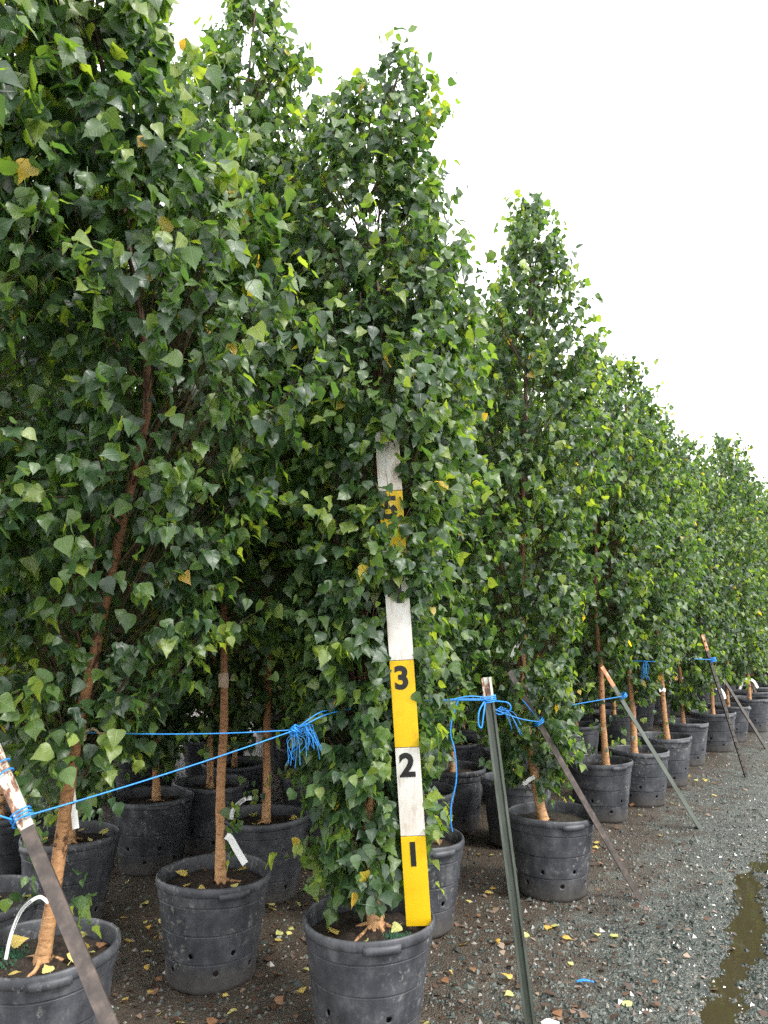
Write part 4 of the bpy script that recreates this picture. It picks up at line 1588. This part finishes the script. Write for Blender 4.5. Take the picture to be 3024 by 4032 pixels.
tag(sc_, 'small scrap of blue twine lying on the gravel right of the green stake', 'twine scrap')
for k in range(3):
    cord('strand', [(-.03, .004 * k, .003), (0, .006 * k - .004, .009), (.035, -.004 * k, .004)], .0028, sc_, 4, 5)

# ------------------------------------------------------------------ moss and weeds in pots
def moss(px, py, off, n, spread, seed, label):
    r = np.random.default_rng(seed)
    P = r.normal(size=(n, 2)) * spread
    s = r.uniform(.002, .0055, n)
    V = OCT[None] * s[:, None, None] * np.array([1, 1, 1.3])
    V = V + np.column_stack([P, r.uniform(0, .004, n)])[:, None, :]
    F = (OCF[None] + (np.arange(n) * 5)[:, None, None]).reshape(-1, 3)
    o = obj('moss', mesh_np('moss', V.reshape(-1, 3), F, 'moss', smooth=False), loc=(px + off[0], py + off[1], .355))
    tag(o, label, 'moss', kind='stuff')


moss(.15, 3.85, (.05, -.06), 420, .055, 1, 'dark green moss on the soil of the pot behind the board')
moss(-.06, 2.91, (.10, -.06), 130, .022, 2, 'small green moss patch by the roots of the leafy columnar birch')
moss(2.46, 6.95, (.08, -.08), 260, .05, 3, 'green weeds and moss on the soil by the greenish stake')
moss(-1.10, 2.66, (-.13, .03), 320, .045, 4, 'green moss at the left of the corner pot soil')
moss(.90, 4.32, (.05, .08), 200, .06, 5, 'thin green moss on the soil round the flared roots')

# ------------------------------------------------------------------ fallen leaves
def pot_free(x, y, rad=.205):
    return min(math.hypot(x - a, y - b) for a, b in POTS) > rad


def fallen(x, y, z, size, t, label, group, tilt=.25):
    v = int(rng.integers(0, NV))
    o = bpy.data.objects.new('fallen_leaf', single_leaf(v, t, 'fallen'))
    o.location = (x, y, z)
    o.rotation_euler = (rng.normal() * tilt, rng.normal() * tilt, rng.uniform(0, 6.28))
    o.scale = (size, size, size)
    COL.objects.link(o)
    tag(o, label, 'leaf', group)


cnt = 0
while cnt < 290:
    d = 2.5 * math.exp(rng.random() ** 1.25 * math.log(8.0 / 2.5))
    a = rng.uniform(R(-29), R(29))
    x, y = d * math.sin(a), d * math.cos(a)
    ac = x * N2[0] + y * N2[1]
    pr_ = 1.0 if ac < -1.2 else max(.04, .45 + (ac + 1.2) * -1.0)
    if ac > -.35 or rng.random() > pr_ or not pot_free(x, y):
        continue
    t = [.30, .50, .62, .62, .80, .80, .95][int(rng.integers(0, 7))]
    col = {.30: 'orange brown', .50: 'golden yellow', .62: 'yellow', .80: 'pale yellow', .95: 'yellow green'}[t]
    fallen(x, y, float(ground_z(np.array(x), np.array(y))) + .008, rng.uniform(.026, .048), t,
           f'small {col} fallen leaf on the ground {zone(x, y, 0)}', f'{col} leaves on the ground {zone(x, y, 0)}')
    cnt += 1
inpot = {'A': 'the corner pot at bottom left', 'B': 'the pot with the upright trunk', 'C': 'the board pot', 'D': 'the pot behind the leaning trunk', 'E': 'the half hidden left edge pot',
         'G': 'the pot right behind the upright trunk', 'K': 'the mossy pot behind the board', 'F': 'the shaded pot left of the upright trunk', 'L': 'the pot beyond the dangling twine'}
for k, nm in inpot.items():
    for q in range({'A': 11, 'B': 11, 'C': 5, 'D': 6, 'E': 5, 'G': 9, 'K': 4, 'F': 4, 'L': 3}[k]):
        a, d = rng.uniform(0, 6.28), .06 + .13 * math.sqrt(rng.random())
        t = [.30, .62, .62, .80, .95][int(rng.integers(0, 5))]
        fallen(PL[k][0] + d * math.cos(a), PL[k][1] + d * math.sin(a), .366, rng.uniform(.034, .058), t,
               f'fallen leaf lying on the soil of {nm}', f'leaves on the soil of {nm}', .35)


def litter(n, seed):
    r = np.random.default_rng(seed)
    d = 2.3 * np.exp(r.random(n) * math.log(8 / 2.3))
    a = r.uniform(R(-31), R(31), n)
    x, y = d * np.sin(a), d * np.cos(a)
    ac = x * N2[0] + y * N2[1]
    k = (r.random(n) < np.where(ac < -1.0, 1, np.clip(.7 - (ac + 1) * .55, .10, 1))) & (ac < -.2)
    x, y = x[k], y[k]
    n = len(x)
    V0, F0, uv = TPL[2][0]
    yaw = r.uniform(0, 6.28, n)
    s = r.gamma(4, .0042, n) + .005
    c, sn = np.cos(yaw), np.sin(yaw)
    V = V0[None] * s[:, None, None]
    tx, ty = r.normal(size=n) * .25, r.normal(size=n) * .25
    W = np.stack([V[..., 0] * c[:, None] - V[..., 1] * sn[:, None], V[..., 0] * sn[:, None] + V[..., 1] * c[:, None],
                  V[..., 2] * .5 + V[..., 0] * tx[:, None] + V[..., 1] * ty[:, None]], -1)
    W += np.stack([x, y, ground_z(x, y) + .007], -1)[:, None, :]
    F = (F0[None] + (np.arange(n) * len(V0))[:, None, None]).reshape(-1, 3)
    return W.reshape(-1, 3), F, np.repeat(r.random(n), len(V0))


V, F, t = litter(3600, 77)
lo = obj('leaf_litter', mesh_np('leaf_litter', V, F, 'litter', tint=t))
tag(lo, 'rotting brown leaf litter trodden into the wet ground', 'leaf litter', kind='stuff')
